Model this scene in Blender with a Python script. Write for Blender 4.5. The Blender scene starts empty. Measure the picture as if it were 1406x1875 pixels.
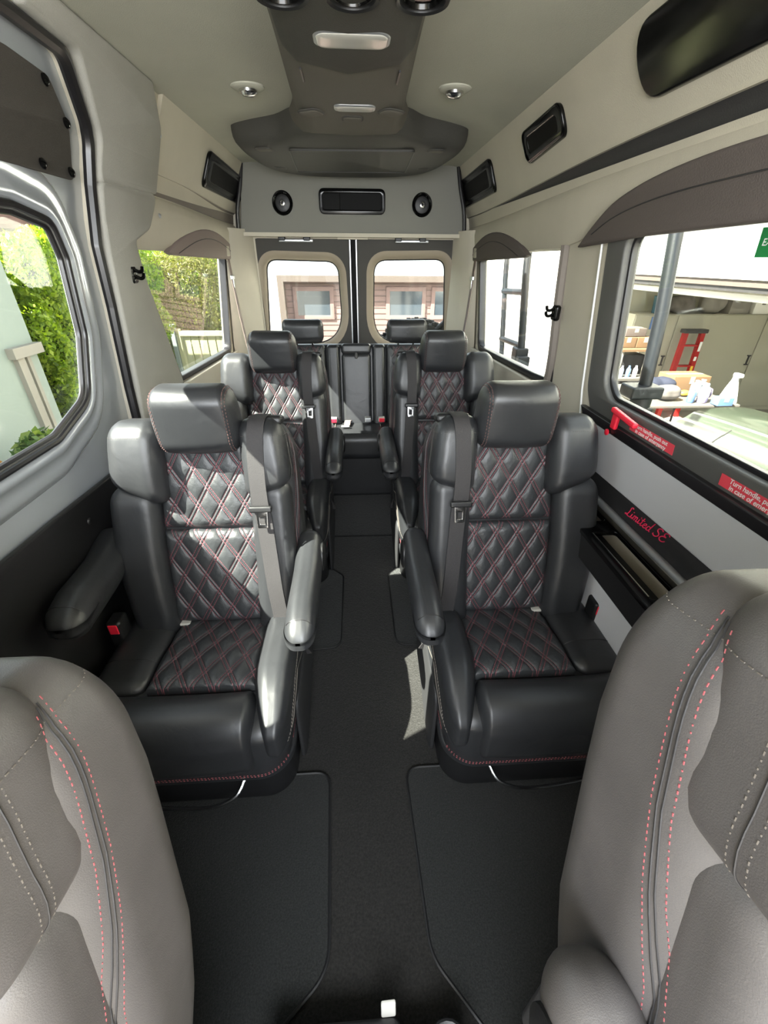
import bpy, bmesh, math, random
from mathutils import Vector, Matrix
from mathutils.bvhtree import BVHTree
import numpy as np
random.seed(7)
SC = bpy.context.scene
COL = SC.collection

# ------------------------------------------------------------------ camera, world, sun, exposure
cd = bpy.data.cameras.new('camera'); cam = bpy.data.objects.new('camera', cd); COL.objects.link(cam)
cd.sensor_fit = 'HORIZONTAL'; cd.sensor_width = 36.0; cd.lens = 36.0*780.0/1406.0
cd.clip_start = 0.02; cd.clip_end = 200
R_ = Vector((0.998, -0.061, 0.006)).normalized()
F_ = Vector((0.055, 0.859, -0.51)); F_ = (F_ - F_.dot(R_)*R_).normalized()
U_ = R_.cross(F_).normalized()
cam.matrix_world = Matrix(((R_.x, U_.x, -F_.x, 0), (R_.y, U_.y, -F_.y, 0), (R_.z, U_.z, -F_.z, 1.5), (0, 0, 0, 1)))
SC.camera = cam
SUN_DIR = Vector((-0.62, -0.32, 0.72)).normalized()
w = bpy.data.worlds.new('world'); SC.world = w; w.use_nodes = True
nt = w.node_tree; nt.nodes.clear()
sky = nt.nodes.new('ShaderNodeTexSky'); sky.sky_type = 'NISHITA'; sky.sun_disc = False
sky.sun_elevation = math.asin(SUN_DIR.z); sky.sun_rotation = math.atan2(SUN_DIR.x, SUN_DIR.y)
sky.air_density = 1.0; sky.dust_density = 3.0
mixc = nt.nodes.new('ShaderNodeMix'); mixc.data_type = 'RGBA'; mixc.inputs[0].default_value = 0.55
mixc.inputs[7].default_value = (7.5, 7.8, 8.0, 1)          # thin bright haze over the blue
bg = nt.nodes.new('ShaderNodeBackground'); bg.inputs[1].default_value = 0.42
wo = nt.nodes.new('ShaderNodeOutputWorld')
nt.links.new(sky.outputs[0], mixc.inputs[6]); nt.links.new(mixc.outputs[2], bg.inputs[0]); nt.links.new(bg.outputs[0], wo.inputs[0])
sd = bpy.data.lights.new('sun', 'SUN'); sd.energy = 38.0; sd.angle = 0.009; sd.color = (1.0, 0.95, 0.86)
so = bpy.data.objects.new('sun', sd); COL.objects.link(so)
so.rotation_euler = (-SUN_DIR).to_track_quat('-Z', 'Y').to_euler(); so.location = (-6, -3, 9)
ld = bpy.data.lights.new('windscreen_fill', 'AREA'); ld.shape = 'RECTANGLE'; ld.size = 1.5; ld.size_y = 0.8
ld.energy = 62.0; ld.color = (0.93, 0.97, 1.0)  # added fill lamp brightening the interior; stands in for daylight through the unseen windscreen
lo = bpy.data.objects.new('windscreen_fill', ld); COL.objects.link(lo)
lo.location = (0, -1.0, 1.7); lo.rotation_euler = (Vector((0, 1, -0.25))).to_track_quat('-Z', 'Z').to_euler()
SC.view_settings.view_transform = 'Standard'; SC.view_settings.look = 'None'
SC.view_settings.gamma = 1.0; SC.view_settings.use_curve_mapping = False
SC.view_settings.exposure = 0.48

# ------------------------------------------------------------------ materials
def lin(c):
    return tuple(((v/255)/12.92 if v/255 <= .04045 else ((v/255+.055)/1.055)**2.4) for v in c)
def mat(name, rgb, rough=.6, metal=0., bump=0., bscale=200., var=0., vscale=8., coat=0., spec=.5, sheen=0., bump2=0., b2scale=25., trans=0., emis=0.):
    m = bpy.data.materials.new(name); m.use_nodes = True; n = m.node_tree; b = n.nodes['Principled BSDF']
    c = lin(rgb) + (1,)
    b.inputs['Base Color'].default_value = c; b.inputs['Roughness'].default_value = rough; b.inputs['Metallic'].default_value = metal
    b.inputs['Specular IOR Level'].default_value = spec; b.inputs['Coat Weight'].default_value = coat; b.inputs['Coat Roughness'].default_value = .08
    b.inputs['Sheen Weight'].default_value = sheen
    if trans: b.inputs['Transmission Weight'].default_value = trans
    tc = n.nodes.new('ShaderNodeTexCoord')
    if var:
        no = n.nodes.new('ShaderNodeTexNoise'); no.inputs['Scale'].default_value = vscale; no.inputs['Detail'].default_value = 5
        n.links.new(tc.outputs['Object'], no.inputs['Vector'])
        mx = n.nodes.new('ShaderNodeMix'); mx.data_type = 'RGBA'; mx.blend_type = 'MULTIPLY'
        cr = n.nodes.new('ShaderNodeMapRange'); cr.inputs[1].default_value = .3; cr.inputs[2].default_value = .7
        cr.inputs[3].default_value = 1-var; cr.inputs[4].default_value = 1+var*.5
        n.links.new(no.outputs[0], cr.inputs[0]); mx.inputs[0].default_value = 1
        mx.inputs[6].default_value = c; n.links.new(cr.outputs[0], mx.inputs[7]); n.links.new(mx.outputs[2], b.inputs['Base Color'])
    if bump:
        no = n.nodes.new('ShaderNodeTexNoise'); no.inputs['Scale'].default_value = bscale; no.inputs['Detail'].default_value = 3
        n.links.new(tc.outputs['Object'], no.inputs['Vector'])
        bp = n.nodes.new('ShaderNodeBump'); bp.inputs['Strength'].default_value = bump; bp.inputs['Distance'].default_value = .002
        n.links.new(no.outputs[0], bp.inputs['Height']); last = bp
        if bump2:
            n2 = n.nodes.new('ShaderNodeTexNoise'); n2.inputs['Scale'].default_value = b2scale; n2.inputs['Detail'].default_value = 2
            n2.inputs['Distortion'].default_value = 1.0
            n.links.new(tc.outputs['Object'], n2.inputs['Vector'])
            b2 = n.nodes.new('ShaderNodeBump'); b2.inputs['Strength'].default_value = bump2; b2.inputs['Distance'].default_value = .01
            n.links.new(n2.outputs[0], b2.inputs['Height']); n.links.new(bp.outputs[0], b2.inputs['Normal']); last = b2
        n.links.new(last.outputs[0], b.inputs['Normal'])
    return m
M = {}
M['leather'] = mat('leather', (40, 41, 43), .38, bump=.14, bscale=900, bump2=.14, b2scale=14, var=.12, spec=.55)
M['leather_lit'] = mat('leather_lit', (78, 75, 74), .46, bump=.16, bscale=900, bump2=.10, b2scale=11, var=.15, spec=.5)  # seat leather made lighter: stronger light on the near seats put into colour
M['thread'] = mat('thread', (140, 70, 74), .8)
M['thread_dim'] = mat('thread_dim', (92, 66, 62), .8)
M['thread_pale'] = mat('thread_pale', (96, 90, 83), .8)
M['belt'] = mat('belt', (44, 42, 43), .75, bump=.5, bscale=600)
M['belt_tan'] = mat('belt_tan', (120, 104, 98), .7, bump=.5, bscale=600)
M['plastic'] = mat('plastic', (24, 24, 25), .45, bump=.1, bscale=500)
M['plastic_matte'] = mat('plastic_matte', (40, 40, 41), .6, bump=.2, bscale=500)
M['gloss_black'] = mat('gloss_black', (7, 7, 7), .16, spec=.3)
M['red'] = mat('red', (225, 38, 60), .4)
M['red_label'] = mat('red_label', (224, 70, 84), .5)
M['redtext'] = mat('redtext', (232, 48, 92), .6)
M['white'] = mat('white', (235, 235, 232), .6)
M['chrome'] = mat('chrome', (215, 215, 215), .18, metal=1.)
M['silver'] = mat('silver', (178, 180, 182), .35, metal=.7)
M['carpet'] = mat('carpet', (38, 37, 35), .95, bump=1., bscale=260, var=.45, vscale=170, sheen=.25, spec=.1, bump2=.3, b2scale=90)
M['mat'] = mat('mat', (40, 41, 40), .95, bump=1., bscale=300, var=.45, vscale=230, sheen=.25, spec=.1, bump2=.3, b2scale=120)
M['grey_carpet'] = mat('grey_carpet', (105, 107, 112), .95, bump=1., bscale=200, var=.4, vscale=90, sheen=.2)
M['headliner'] = mat('headliner', (176, 175, 161), .92, bump=.5, bscale=500, var=.05, vscale=4, spec=.2)
M['panel_vinyl'] = mat('panel_vinyl', (192, 185, 168), .62, bump=.35, bscale=420, var=.05, vscale=5, spec=.35)
M['panel_fabric'] = mat('panel_fabric', (160, 158, 150), .85, bump=.5, bscale=520, var=.05, vscale=6, spec=.25)
M['header'] = mat('header', (128, 127, 120), .85, bump=.4, bscale=450, spec=.25)
M['paint'] = mat('paint', (178, 183, 189), .26, metal=.3, coat=.7)
M['rubber'] = mat('rubber', (24, 22, 24), .35, spec=.6)
M['dark_strip'] = mat('dark_strip', (52, 51, 51), .6, bump=.35, bscale=300)
M['brown_strip'] = mat('brown_strip', (120, 112, 104), .75, bump=.3, bscale=300)
M['shade'] = mat('shade', (94, 86, 82), .7, bump=.4, bscale=320, spec=.3)
M['shade_pale'] = mat('shade_pale', (134, 120, 115), .7, bump=.4, bscale=320, spec=.3)
M['console'] = mat('console', (98, 94, 86), .7, bump=.5, bscale=420, spec=.3)
M['console_dark'] = mat('console_dark', (64, 63, 59), .6, bump=.4, bscale=420, spec=.3)
M['net'] = mat('net', (70, 66, 60), .9, bump=.8, bscale=600)
M['frame_grey'] = mat('frame_grey', (84, 83, 80), .55, bump=.2, bscale=400)
M['door_dark'] = mat('door_dark', (62, 60, 56), .7, bump=.3, bscale=400)
M['door_ring'] = mat('door_ring', (150, 138, 120), .6, bump=.2, bscale=400)
M['band'] = mat('band', (40, 39, 40), .55, bump=.2, bscale=400)
M['lens'] = mat('lens', (190, 188, 180), .22, coat=.5, spec=.7)
M['void'] = mat('void', (7, 7, 7), .6, spec=.15)
M['grey_panel'] = mat('grey_panel', (196, 196, 199), .45, bump=.15, bscale=300, spec=.45)

def glass(name, tint=(.93, .96, .94)):
    m = bpy.data.materials.new(name); m.use_nodes = True; n = m.node_tree; n.nodes.clear()
    t = n.nodes.new('ShaderNodeBsdfTransparent'); t.inputs[0].default_value = tint + (1,)
    g = n.nodes.new('ShaderNodeBsdfGlossy'); g.inputs['Roughness'].default_value = .01
    f = n.nodes.new('ShaderNodeFresnel'); ge = n.nodes.new('ShaderNodeNewGeometry'); mr = n.nodes.new('ShaderNodeMapRange')
    mr.inputs[3].default_value = 1.33; mr.inputs[4].default_value = 1/1.33; n.links.new(ge.outputs['Backfacing'], mr.inputs[0]); n.links.new(mr.outputs[0], f.inputs[0])
    x = n.nodes.new('ShaderNodeMixShader'); o = n.nodes.new('ShaderNodeOutputMaterial')
    n.links.new(f.outputs[0], x.inputs[0]); n.links.new(t.outputs[0], x.inputs[1]); n.links.new(g.outputs[0], x.inputs[2]); n.links.new(x.outputs[0], o.inputs[0])
    return m
M['glass'] = glass('glass'); M['glass_green'] = glass('glass_green', (.86, .92, .88))

def quilt_mat(name, base, thread, du, dv):
    """leather with doubled diagonal stitch lines; UV is in metres"""
    m = bpy.data.materials.new(name); m.use_nodes = True; n = m.node_tree; b = n.nodes['Principled BSDF']
    L = n.links.new
    def mth(op, a, b_=None, c=None):
        q = n.nodes.new('ShaderNodeMath'); q.operation = op
        for i, v in enumerate((a, b_, c)):
            if v is None: continue
            if isinstance(v, (int, float)): q.inputs[i].default_value = v
            else: L(v, q.inputs[i])
        return q.outputs[0]
    uv = n.nodes.new('ShaderNodeUVMap'); sp = n.nodes.new('ShaderNodeSeparateXYZ'); L(uv.outputs[0], sp.inputs[0])
    U = mth('DIVIDE', sp.outputs[0], du); V = mth('DIVIDE', sp.outputs[1], dv)
    A = mth('ADD', U, V); B = mth('SUBTRACT', U, V)
    def line(P, Q):
        fr = mth('ABSOLUTE', mth('SUBTRACT', P, mth('ROUND', P)))
        d = mth('ABSOLUTE', mth('SUBTRACT', fr, QO))
        on = mth('LESS_THAN', d, .013)
        dash = mth('LESS_THAN', mth('FRACT', mth('MULTIPLY', Q, 9.0)), .72)
        return mth('MULTIPLY', on, dash)
    s = mth('MAXIMUM', line(A, B), line(B, A))
    mx = n.nodes.new('ShaderNodeMix'); mx.data_type = 'RGBA'
    mx.inputs[6].default_value = lin(base)+(1,); mx.inputs[7].default_value = lin(thread)+(1,); L(s, mx.inputs[0])
    L(mx.outputs[2], b.inputs['Base Color'])
    b.inputs['Specular IOR Level'].default_value = .55
    r = n.nodes.new('ShaderNodeMapRange'); L(s, r.inputs[0]); r.inputs[3].default_value = .43; r.inputs[4].default_value = .8; L(r.outputs[0], b.inputs['Roughness'])
    no = n.nodes.new('ShaderNodeTexNoise'); no.inputs['Scale'].default_value = 350
    tc = n.nodes.new('ShaderNodeTexCoord'); L(tc.outputs['Object'], no.inputs['Vector'])
    n2 = n.nodes.new('ShaderNodeTexNoise'); n2.inputs['Scale'].default_value = 45; n2.inputs['Distortion'].default_value = 1.5; L(tc.outputs['Object'], n2.inputs['Vector'])
    bp = n.nodes.new('ShaderNodeBump'); bp.inputs['Strength'].default_value = .25; bp.inputs['Distance'].default_value = .002; L(no.outputs[0], bp.inputs['Height'])
    b2 = n.nodes.new('ShaderNodeBump'); b2.inputs['Strength'].default_value = .18; b2.inputs['Distance'].default_value = .006; L(n2.outputs[0], b2.inputs['Height']); L(bp.outputs[0], b2.inputs['Normal'])
    b3 = n.nodes.new('ShaderNodeBump'); b3.inputs['Strength'].default_value = .6; b3.inputs['Distance'].default_value = .0015; L(s, b3.inputs['Height']); L(b2.outputs[0], b3.inputs['Normal'])
    L(b3.outputs[0], b.inputs['Normal'])
    return m
QDU, QDV, QO = .0715, .118, .085
M['quilt'] = quilt_mat('quilt', (46, 48, 50), (142, 76, 84), QDU, QDV)

# ------------------------------------------------------------------ object helpers
def link(name, me, m, parent=None, smooth=True, world=False, keep=False):
    o = bpy.data.objects.new(name, me); COL.objects.link(o)
    if m is not None:
        me.materials.clear(); me.materials.append(m if not isinstance(m, str) else M[m])
    if smooth:
        me.polygons.foreach_set('use_smooth', [True]*len(me.polygons))
        try: me.set_sharp_from_angle(angle=math.radians(smooth if not isinstance(smooth, bool) else 42))
        except Exception: pass
    if parent is not None:
        if world:
            me.transform(Matrix.Translation(-parent.location))
        o.parent = parent
    elif not keep:
        n = len(me.vertices)
        if n:
            a = np.empty(n*3); me.vertices.foreach_get('co', a); a = a.reshape(-1, 3)
            c = (a.min(0)+a.max(0))/2; c[2] = a[:, 2].min()
            me.transform(Matrix.Translation(-Vector(c))); o.location = c
    me.update()
    return o
class G:
    def __init__(s): s.V = []; s.F = []; s.UV = None
    def add(s, V, F):
        k = len(s.V); s.V += [tuple(v) for v in V]; s.F += [tuple(i+k for i in f) for f in F]; return s
    def map(s, fn): s.V = [tuple(fn(*v)) for v in s.V]; return s
    def mesh(s, name='m', merge=False):
        me = bpy.data.meshes.new(name); me.from_pydata(s.V, [], s.F)
        bm = bmesh.new(); bm.from_mesh(me)
        if merge: bmesh.ops.remove_doubles(bm, verts=bm.verts, dist=1e-5)
        bmesh.ops.recalc_face_normals(bm, faces=bm.faces); bm.to_mesh(me); bm.free(); return me
    def obj(s, name, m, parent=None, smooth=True, world=True, merge=False):
        return link(name, s.mesh(name, merge), m, parent, smooth, world)
def thing(name, label, cat, loc=(0, 0, 0), group=None, rz=0):
    o = bpy.data.objects.new(name, None); COL.objects.link(o); o.location = loc; o.rotation_euler = (0, 0, rz)
    o.empty_display_size = .05
    o['label'] = label; o['category'] = cat
    if group: o['group'] = group
    bpy.context.view_layer.update()
    return o
def tag(o, label, cat, group=None, kind=None):
    o['label'] = label; o['category'] = cat
    if group: o['group'] = group
    if kind: o['kind'] = kind
    return o
def struct(o, label=None, cat=None):
    o['kind'] = 'structure'
    if label: o['label'] = label
    if cat: o['category'] = cat
    return o
def copy_tree(o, parent=None):
    c = o.copy(); COL.objects.link(c)
    if parent is not None: c.parent = parent
    for ch in list(o.children): copy_tree(ch, c)
    return c

# ------------------------------------------------------------------ geometry helpers
def samples(h, r, n, m):
    r = min(r, h*.999); out = []
    for k in range(n+1):
        out.append(-h + r*(1-math.cos(0))*0 + r*(k/n))     # corner span
    mid = [(-(h-r)) + 2*(h-r)*k/m for k in range(1, m)] if h-r > 1e-4 else []
    out += mid
    out += [(h-r)+r*(k/n) for k in range(n+1)]
    res = []
    for v in out:
        if not res or v-res[-1] > 1e-6: res.append(v)
    return res
def rbox(g, c, h, r, n=4, m=4, fn=None):
    """rounded box, centre c, half sizes h, radii r (scalar or per axis); fn maps the finished point"""
    if isinstance(r, (int, float)): r = (r, r, r)
    r = [min(r[i], h[i]*.999) for i in range(3)]
    S = [samples(h[i], r[i], n, m) for i in range(3)]
    idx = {}; V = []; F = []
    def pt(q):
        key = (round(q[0], 6), round(q[1], 6), round(q[2], 6))
        if key in idx: return idx[key]
        inn = [max(-(h[i]-r[i]), min(h[i]-r[i], q[i])) for i in range(3)]
        d = [(q[i]-inn[i])/r[i] for i in range(3)]
        # spherify cube-corner coordinates
        x, y, z = d
        X = x*math.sqrt(max(0, 1-y*y/2-z*z/2+y*y*z*z/3)); Y = y*math.sqrt(max(0, 1-z*z/2-x*x/2+z*z*x*x/3)); Z = z*math.sqrt(max(0, 1-x*x/2-y*y/2+x*x*y*y/3))
        p = (c[0]+inn[0]+X*r[0], c[1]+inn[1]+Y*r[1], c[2]+inn[2]+Z*r[2])
        idx[key] = len(V); V.append(tuple(fn(*p)) if fn else p); return idx[key]
    for ax in range(3):
        a, b = [i for i in range(3) if i != ax]
        for sg in (-1, 1):
            for i in range(len(S[a])-1):
                for j in range(len(S[b])-1):
                    q = []
                    for (u, v) in ((i, j), (i+1, j), (i+1, j+1), (i, j+1)):
                        t = [0, 0, 0]; t[ax] = sg*h[ax]; t[a] = S[a][u]; t[b] = S[b][v]; q.append(pt(t))
                    F.append(q)
    return g.add(V, F)
def box(g, x0, x1, y0, y1, z0, z1):
    V = [(x, y, z) for x in (x0, x1) for y in (y0, y1) for z in (z0, z1)]
    F = [(0, 1, 3, 2), (4, 6, 7, 5), (0, 4, 5, 1), (2, 3, 7, 6), (0, 2, 6, 4), (1, 5, 7, 3)]
    return g.add(V, F)
def tube(g, pts, r, n=8, closed=False, flat=None, cap=True):
    pts = [Vector(p) for p in pts]; N = len(pts); V = []; F = []
    rr = r if isinstance(r, (list, tuple)) else [r]*N
    T = []
    for i in range(N):
        a = pts[(i-1) % N] if (closed or i > 0) else pts[i]; b = pts[(i+1) % N] if (closed or i < N-1) else pts[i]
        t = (b-a); T.append(t.normalized() if t.length > 1e-9 else Vector((0, 0, 1)))
    up = Vector((0, 0, 1)) if abs(T[0].z) < .9 else Vector((0, 1, 0))
    nrm = (up - up.dot(T[0])*T[0]).normalized()
    for i in range(N):
        nrm = (nrm - nrm.dot(T[i])*T[i])
        nrm = nrm.normalized() if nrm.length > 1e-6 else Vector((1, 0, 0))
        bi = T[i].cross(nrm)
        for k in range(n):
            a = 2*math.pi*k/n; V.append(pts[i] + (nrm*math.cos(a) + bi*math.sin(a))*rr[i])
    for i in range(N if closed else N-1):
        for k in range(n):
            F.append((i*n+k, i*n+(k+1) % n, ((i+1) % N)*n+(k+1) % n, ((i+1) % N)*n+k))
    if not closed and cap:
        F.append(tuple(range(n-1, -1, -1))); F.append(tuple((N-1)*n+k for k in range(n)))
    return g.add(V, F)
def spline(pts, n=8, closed=False):
    P = [Vector(p) for p in pts]; N = len(P); out = []
    R = range(N if closed else N-1)
    for i in R:
        p0 = P[(i-1) % N] if (closed or i > 0) else P[0]; p1 = P[i]; p2 = P[(i+1) % N]; p3 = P[(i+2) % N] if (closed or i+2 < N) else P[N-1]
        for k in range(n):
            t = k/n
            out.append(.5*((2*p1)+(-p0+p2)*t+(2*p0-5*p1+4*p2-p3)*t*t+(-p0+3*p1-3*p2+p3)*t**3))
    if not closed: out.append(P[-1])
    return out
def rpoly(pts, rads, seg=7):
    """2D polygon with rounded corners"""
    N = len(pts); out = []
    if isinstance(rads, (int, float)): rads = [rads]*N
    for i in range(N):
        p = Vector(pts[i]); a = Vector(pts[i-1])-p; b = Vector(pts[(i+1) % N])-p
        r = rads[i]
        if r <= 0: out.append((p.x, p.y)); continue
        la, lb = a.length, b.length; a.normalize(); b.normalize()
        ang = a.angle(b); d = min(r/math.tan(ang/2), la*.49, lb*.49)
        s = p+a*d; e = p+b*d
        for k in range(seg+1):
            t = k/seg; q = s*(1-t)**2+p*2*t*(1-t)+e*t*t; out.append((q.x, q.y))
    return out
def plate2d(outer, holes=(), th=.01, bevel=0.0, cuts=(), cutaxis=1):
    """flat plate (u,v,w) w from 0..th"""
    cu = bpy.data.curves.new('tmp', 'CURVE'); cu.dimensions = '2D'; cu.fill_mode = 'BOTH'
    cu.extrude = max(th/2-bevel, 1e-5); cu.bevel_depth = bevel; cu.bevel_resolution = 2
    for lp in [outer]+list(holes):
        sp = cu.splines.new('POLY'); sp.points.add(len(lp)-1); sp.use_cyclic_u = True
        for i, p in enumerate(lp): sp.points[i].co = (p[0], p[1], 0, 1)
    o = bpy.data.objects.new('tmp', cu); COL.objects.link(o)
    dg = bpy.context.evaluated_depsgraph_get(); me = bpy.data.meshes.new_from_object(o.evaluated_get(dg))
    bpy.data.objects.remove(o); bpy.data.curves.remove(cu)
    bm = bmesh.new(); bm.from_mesh(me); bpy.data.meshes.remove(me)
    bmesh.ops.remove_doubles(bm, verts=bm.verts, dist=1e-6)
    for c in cuts:
        co = [0, 0, 0]; no = [0, 0, 0]; co[cutaxis] = c; no[cutaxis] = 1
        bmesh.ops.bisect_plane(bm, geom=bm.verts[:]+bm.edges[:]+bm.faces[:], plane_co=co, plane_no=no)
    V = [(v.co.x, v.co.y, v.co.z+th/2) for v in bm.verts]; bm.verts.index_update()
    F = [tuple(v.index for v in f.verts) for f in bm.faces]; bm.free()
    return V, F
def plate(g, outer, holes=(), th=.01, bevel=0.0, cuts=(), fn=None, cutaxis=1):
    V, F = plate2d(outer, holes, th, bevel, cuts, cutaxis)
    if fn: V = [tuple(fn(*v)) for v in V]
    return g.add(V, F)
def text_mesh(g, s, size, fn, shear=0, extrude=.0006, align='CENTER', spacing=1.0, bold=0):
    cu = bpy.data.curves.new('tmp', 'FONT'); cu.body = s; cu.size = size; cu.shear = shear; cu.extrude = extrude; cu.align_x = align; cu.offset = bold
    cu.align_y = 'CENTER'; cu.space_character = spacing; cu.space_line = 1.0
    o = bpy.data.objects.new('tmp', cu); COL.objects.link(o)
    dg = bpy.context.evaluated_depsgraph_get(); me = bpy.data.meshes.new_from_object(o.evaluated_get(dg))
    bpy.data.objects.remove(o); bpy.data.curves.remove(cu)
    V = [tuple(fn(*v.co)) for v in me.vertices]; F = [tuple(p.vertices) for p in me.polygons]
    bpy.data.meshes.remove(me); return g.add(V, F)
def lathe(g, prof, n=24, fn=None, c=(0, 0, 0)):
    """prof: list of (radius, height) about local z"""
    V = []; F = []
    for (r, z) in prof:
        for k in range(n):
            a = 2*math.pi*k/n; p = (r*math.cos(a), r*math.sin(a), z)
            if fn: p = fn(*p)
            V.append((p[0]+c[0], p[1]+c[1], p[2]+c[2]))
    for i in range(len(prof)-1):
        for k in range(n): F.append((i*n+k, i*n+(k+1) % n, (i+1)*n+(k+1) % n, (i+1)*n+k))
    F.append(tuple(range(n-1, -1, -1))); F.append(tuple((len(prof)-1)*n+k for k in range(n)))
    return g.add(V, F)
def sweep(g, prof_at, ys, closed_profile=True):
    """profile (x,z) list as function of y"""
    P = [prof_at(y) for y in ys]; n = len(P[0]); V = []; F = []
    for y, pr in zip(ys, P):
        V += [(x, y, z) for x, z in pr]
    for i in range(len(ys)-1):
        for k in range(n if closed_profile else n-1):
            F.append((i*n+k, i*n+(k+1) % n, (i+1)*n+(k+1) % n, (i+1)*n+k))
    if closed_profile:
        F.append(tuple(range(n))); F.append(tuple((len(ys)-1)*n+k for k in range(n-1, -1, -1)))
    return g.add(V, F)
def sm(a, b, x):
    t = max(0, min(1, (x-a)/(b-a))); return t*t*(3-2*t)
def lerp(a, b, t): return a+(b-a)*t
def interp(x, tab):
    if x <= tab[0][0]: return tab[0][1]
    for (a, va), (b, vb) in zip(tab, tab[1:]):
        if x <= b: return va+(vb-va)*(x-a)/(b-a)
    return tab[-1][1]
# ================================================================== THE VAN'S SHELL
XW = [(0.0, .86), (.80, .842), (1.07, .825), (1.60, .783), (1.72, .762), (1.80, .737), (1.985, .655), (2.1, .60)]
def xw(z): return interp(z, XW)
def onwall(side, off=0.0):
    # plate coords (u=y, v=z, w=thickness outward)
    return lambda u, v, w: (side*(xw(v)+off+w), u, v)
ZC = (.8, 1.07, 1.6, 1.72, 1.8, 1.9)

# floor
g = G(); box(g, -.88, .88, -.7, 3.42, -.04, 0); struct(g.obj('floor', 'carpet', smooth=False), 'dark carpeted van floor running down the aisle', 'floor')
g = G(); tube(g, [(-.32, 2.24, .001), (.32, 2.232, .001)], .005, 6); struct(g.obj('trim_1', 'plastic'), 'dark seam across the carpet of the aisle', 'trim')
# ceiling
g = G(); V = []; ys = [-.7+.2*i for i in range(21)]
def cprof(y):
    a = [(-.665, 1.972), (-.655, 1.984), (-.60, 1.990), (0, 1.998), (.60, 1.990), (.655, 1.984), (.665, 1.972)]
    return a + [(x, 2.05) for x, z in reversed(a)]
sweep(g, cprof, ys); struct(g.obj('ceiling', 'headliner'), 'grey-green fabric headliner of the van', 'ceiling')

# ---- right wall
W1R = rpoly([(.32, 1.04), (1.425, 1.04), (1.475, 1.12), (1.50, 1.60), (.32, 1.60)], [.05, .09, .10, .05, .05])
W2R = rpoly([(2.00, 1.02), (3.03, .975), (3.08, 1.53), (1.80, 1.56), (1.79, 1.05)], [.02, .06, .05, .02, .02])
g = G(); plate(g, [(-.7, 0), (3.4, 0), (3.4, 1.74), (-.7, 1.74)], [W1R, W2R], .05, 0, ZC, onwall(1))
struct(g.obj('wall_right', 'panel_vinyl', smooth=30), 'light grey vinyl side wall on the garage side', 'wall')
# window 1 : broad black frame, ledge, pane
g = G()
inn = rpoly([(.40, 1.11), (1.33, 1.105), (1.385, 1.15), (1.41, 1.60-.02), (.40, 1.58)], [.04, .07, .09, .06, .04])
plate(g, W1R, [inn], .05, .006, (1.1, 1.3, 1.5), onwall(1, -.008))
w1 = g.obj('window_1', 'frame_grey', smooth=35); struct(w1, 'large side window facing the open garage, thick dark frame', 'window')
g = G(); inn2 = rpoly([(.42, 1.125), (1.325, 1.12), (1.375, 1.16), (1.398, 1.57), (.42, 1.57)], [.04, .06, .08, .05, .04])
plate(g, inn, [inn2], .02, .003, (1.2, 1.4), onwall(1, .012)); g.obj('gasket', 'rubber', w1)
g = G(); plate(g, inn, [], .003, 0, (1.2, 1.4), onwall(1, .035)); g.obj('pane', 'glass', w1)
g = G(); plate(g, [(.30, 1.028), (1.44, 1.028), (1.46, 1.052), (.30, 1.052)], [], .022, .004, (), onwall(1, -.026)); g.obj('seal_strip', 'rubber', w1)
# window 2
g = G(); inn = rpoly([(2.02, 1.045), (3.00, 1.0), (3.05, 1.52), (1.82, 1.55), (1.815, 1.06)], [.02, .06, .04, .02, .02])
plate(g, W2R, [inn], .04, .004, (1.1, 1.3), onwall(1, -.004)); w2 = g.obj('window_2', 'rubber'); struct(w2, 'rear quarter window facing the bright white garage wall', 'window')
g = G(); plate(g, inn, [], .003, 0, (1.2, 1.4), onwall(1, .03)); g.obj('pane', 'glass', w2)
# pillar edge trims
g = G(); tube(g, spline([(.784, 1.805, 1.55), (.795, 1.80, 1.35), (.812, 1.80, 1.15), (.83, 1.84, 1.0)], 5), .021, 8)
w = struct(g.obj('trim_2', 'brown_strip'), 'rolled grey-brown curtain edge down the front of the rear quarter window', 'trim')
g = G(); tube(g, [(.778, 1.535, 1.56), (.812, 1.505, 1.1), (.825, 1.48, .95)], .0035, 6); struct(g.obj('trim_3', 'white'), 'thin pale piping down the pillar', 'trim')
# light panel below window
g = G(); plate(g, rpoly([(-.3, .895), (1.42, .875), (1.45, 1.03), (-.3, 1.03)], [.02, .01, .03, .02]), [], .02, .006, (), onwall(1, -.022))
struct(g.obj('trim_4', 'grey_panel'), 'smooth pale grey panel below the large window', 'trim')
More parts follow.
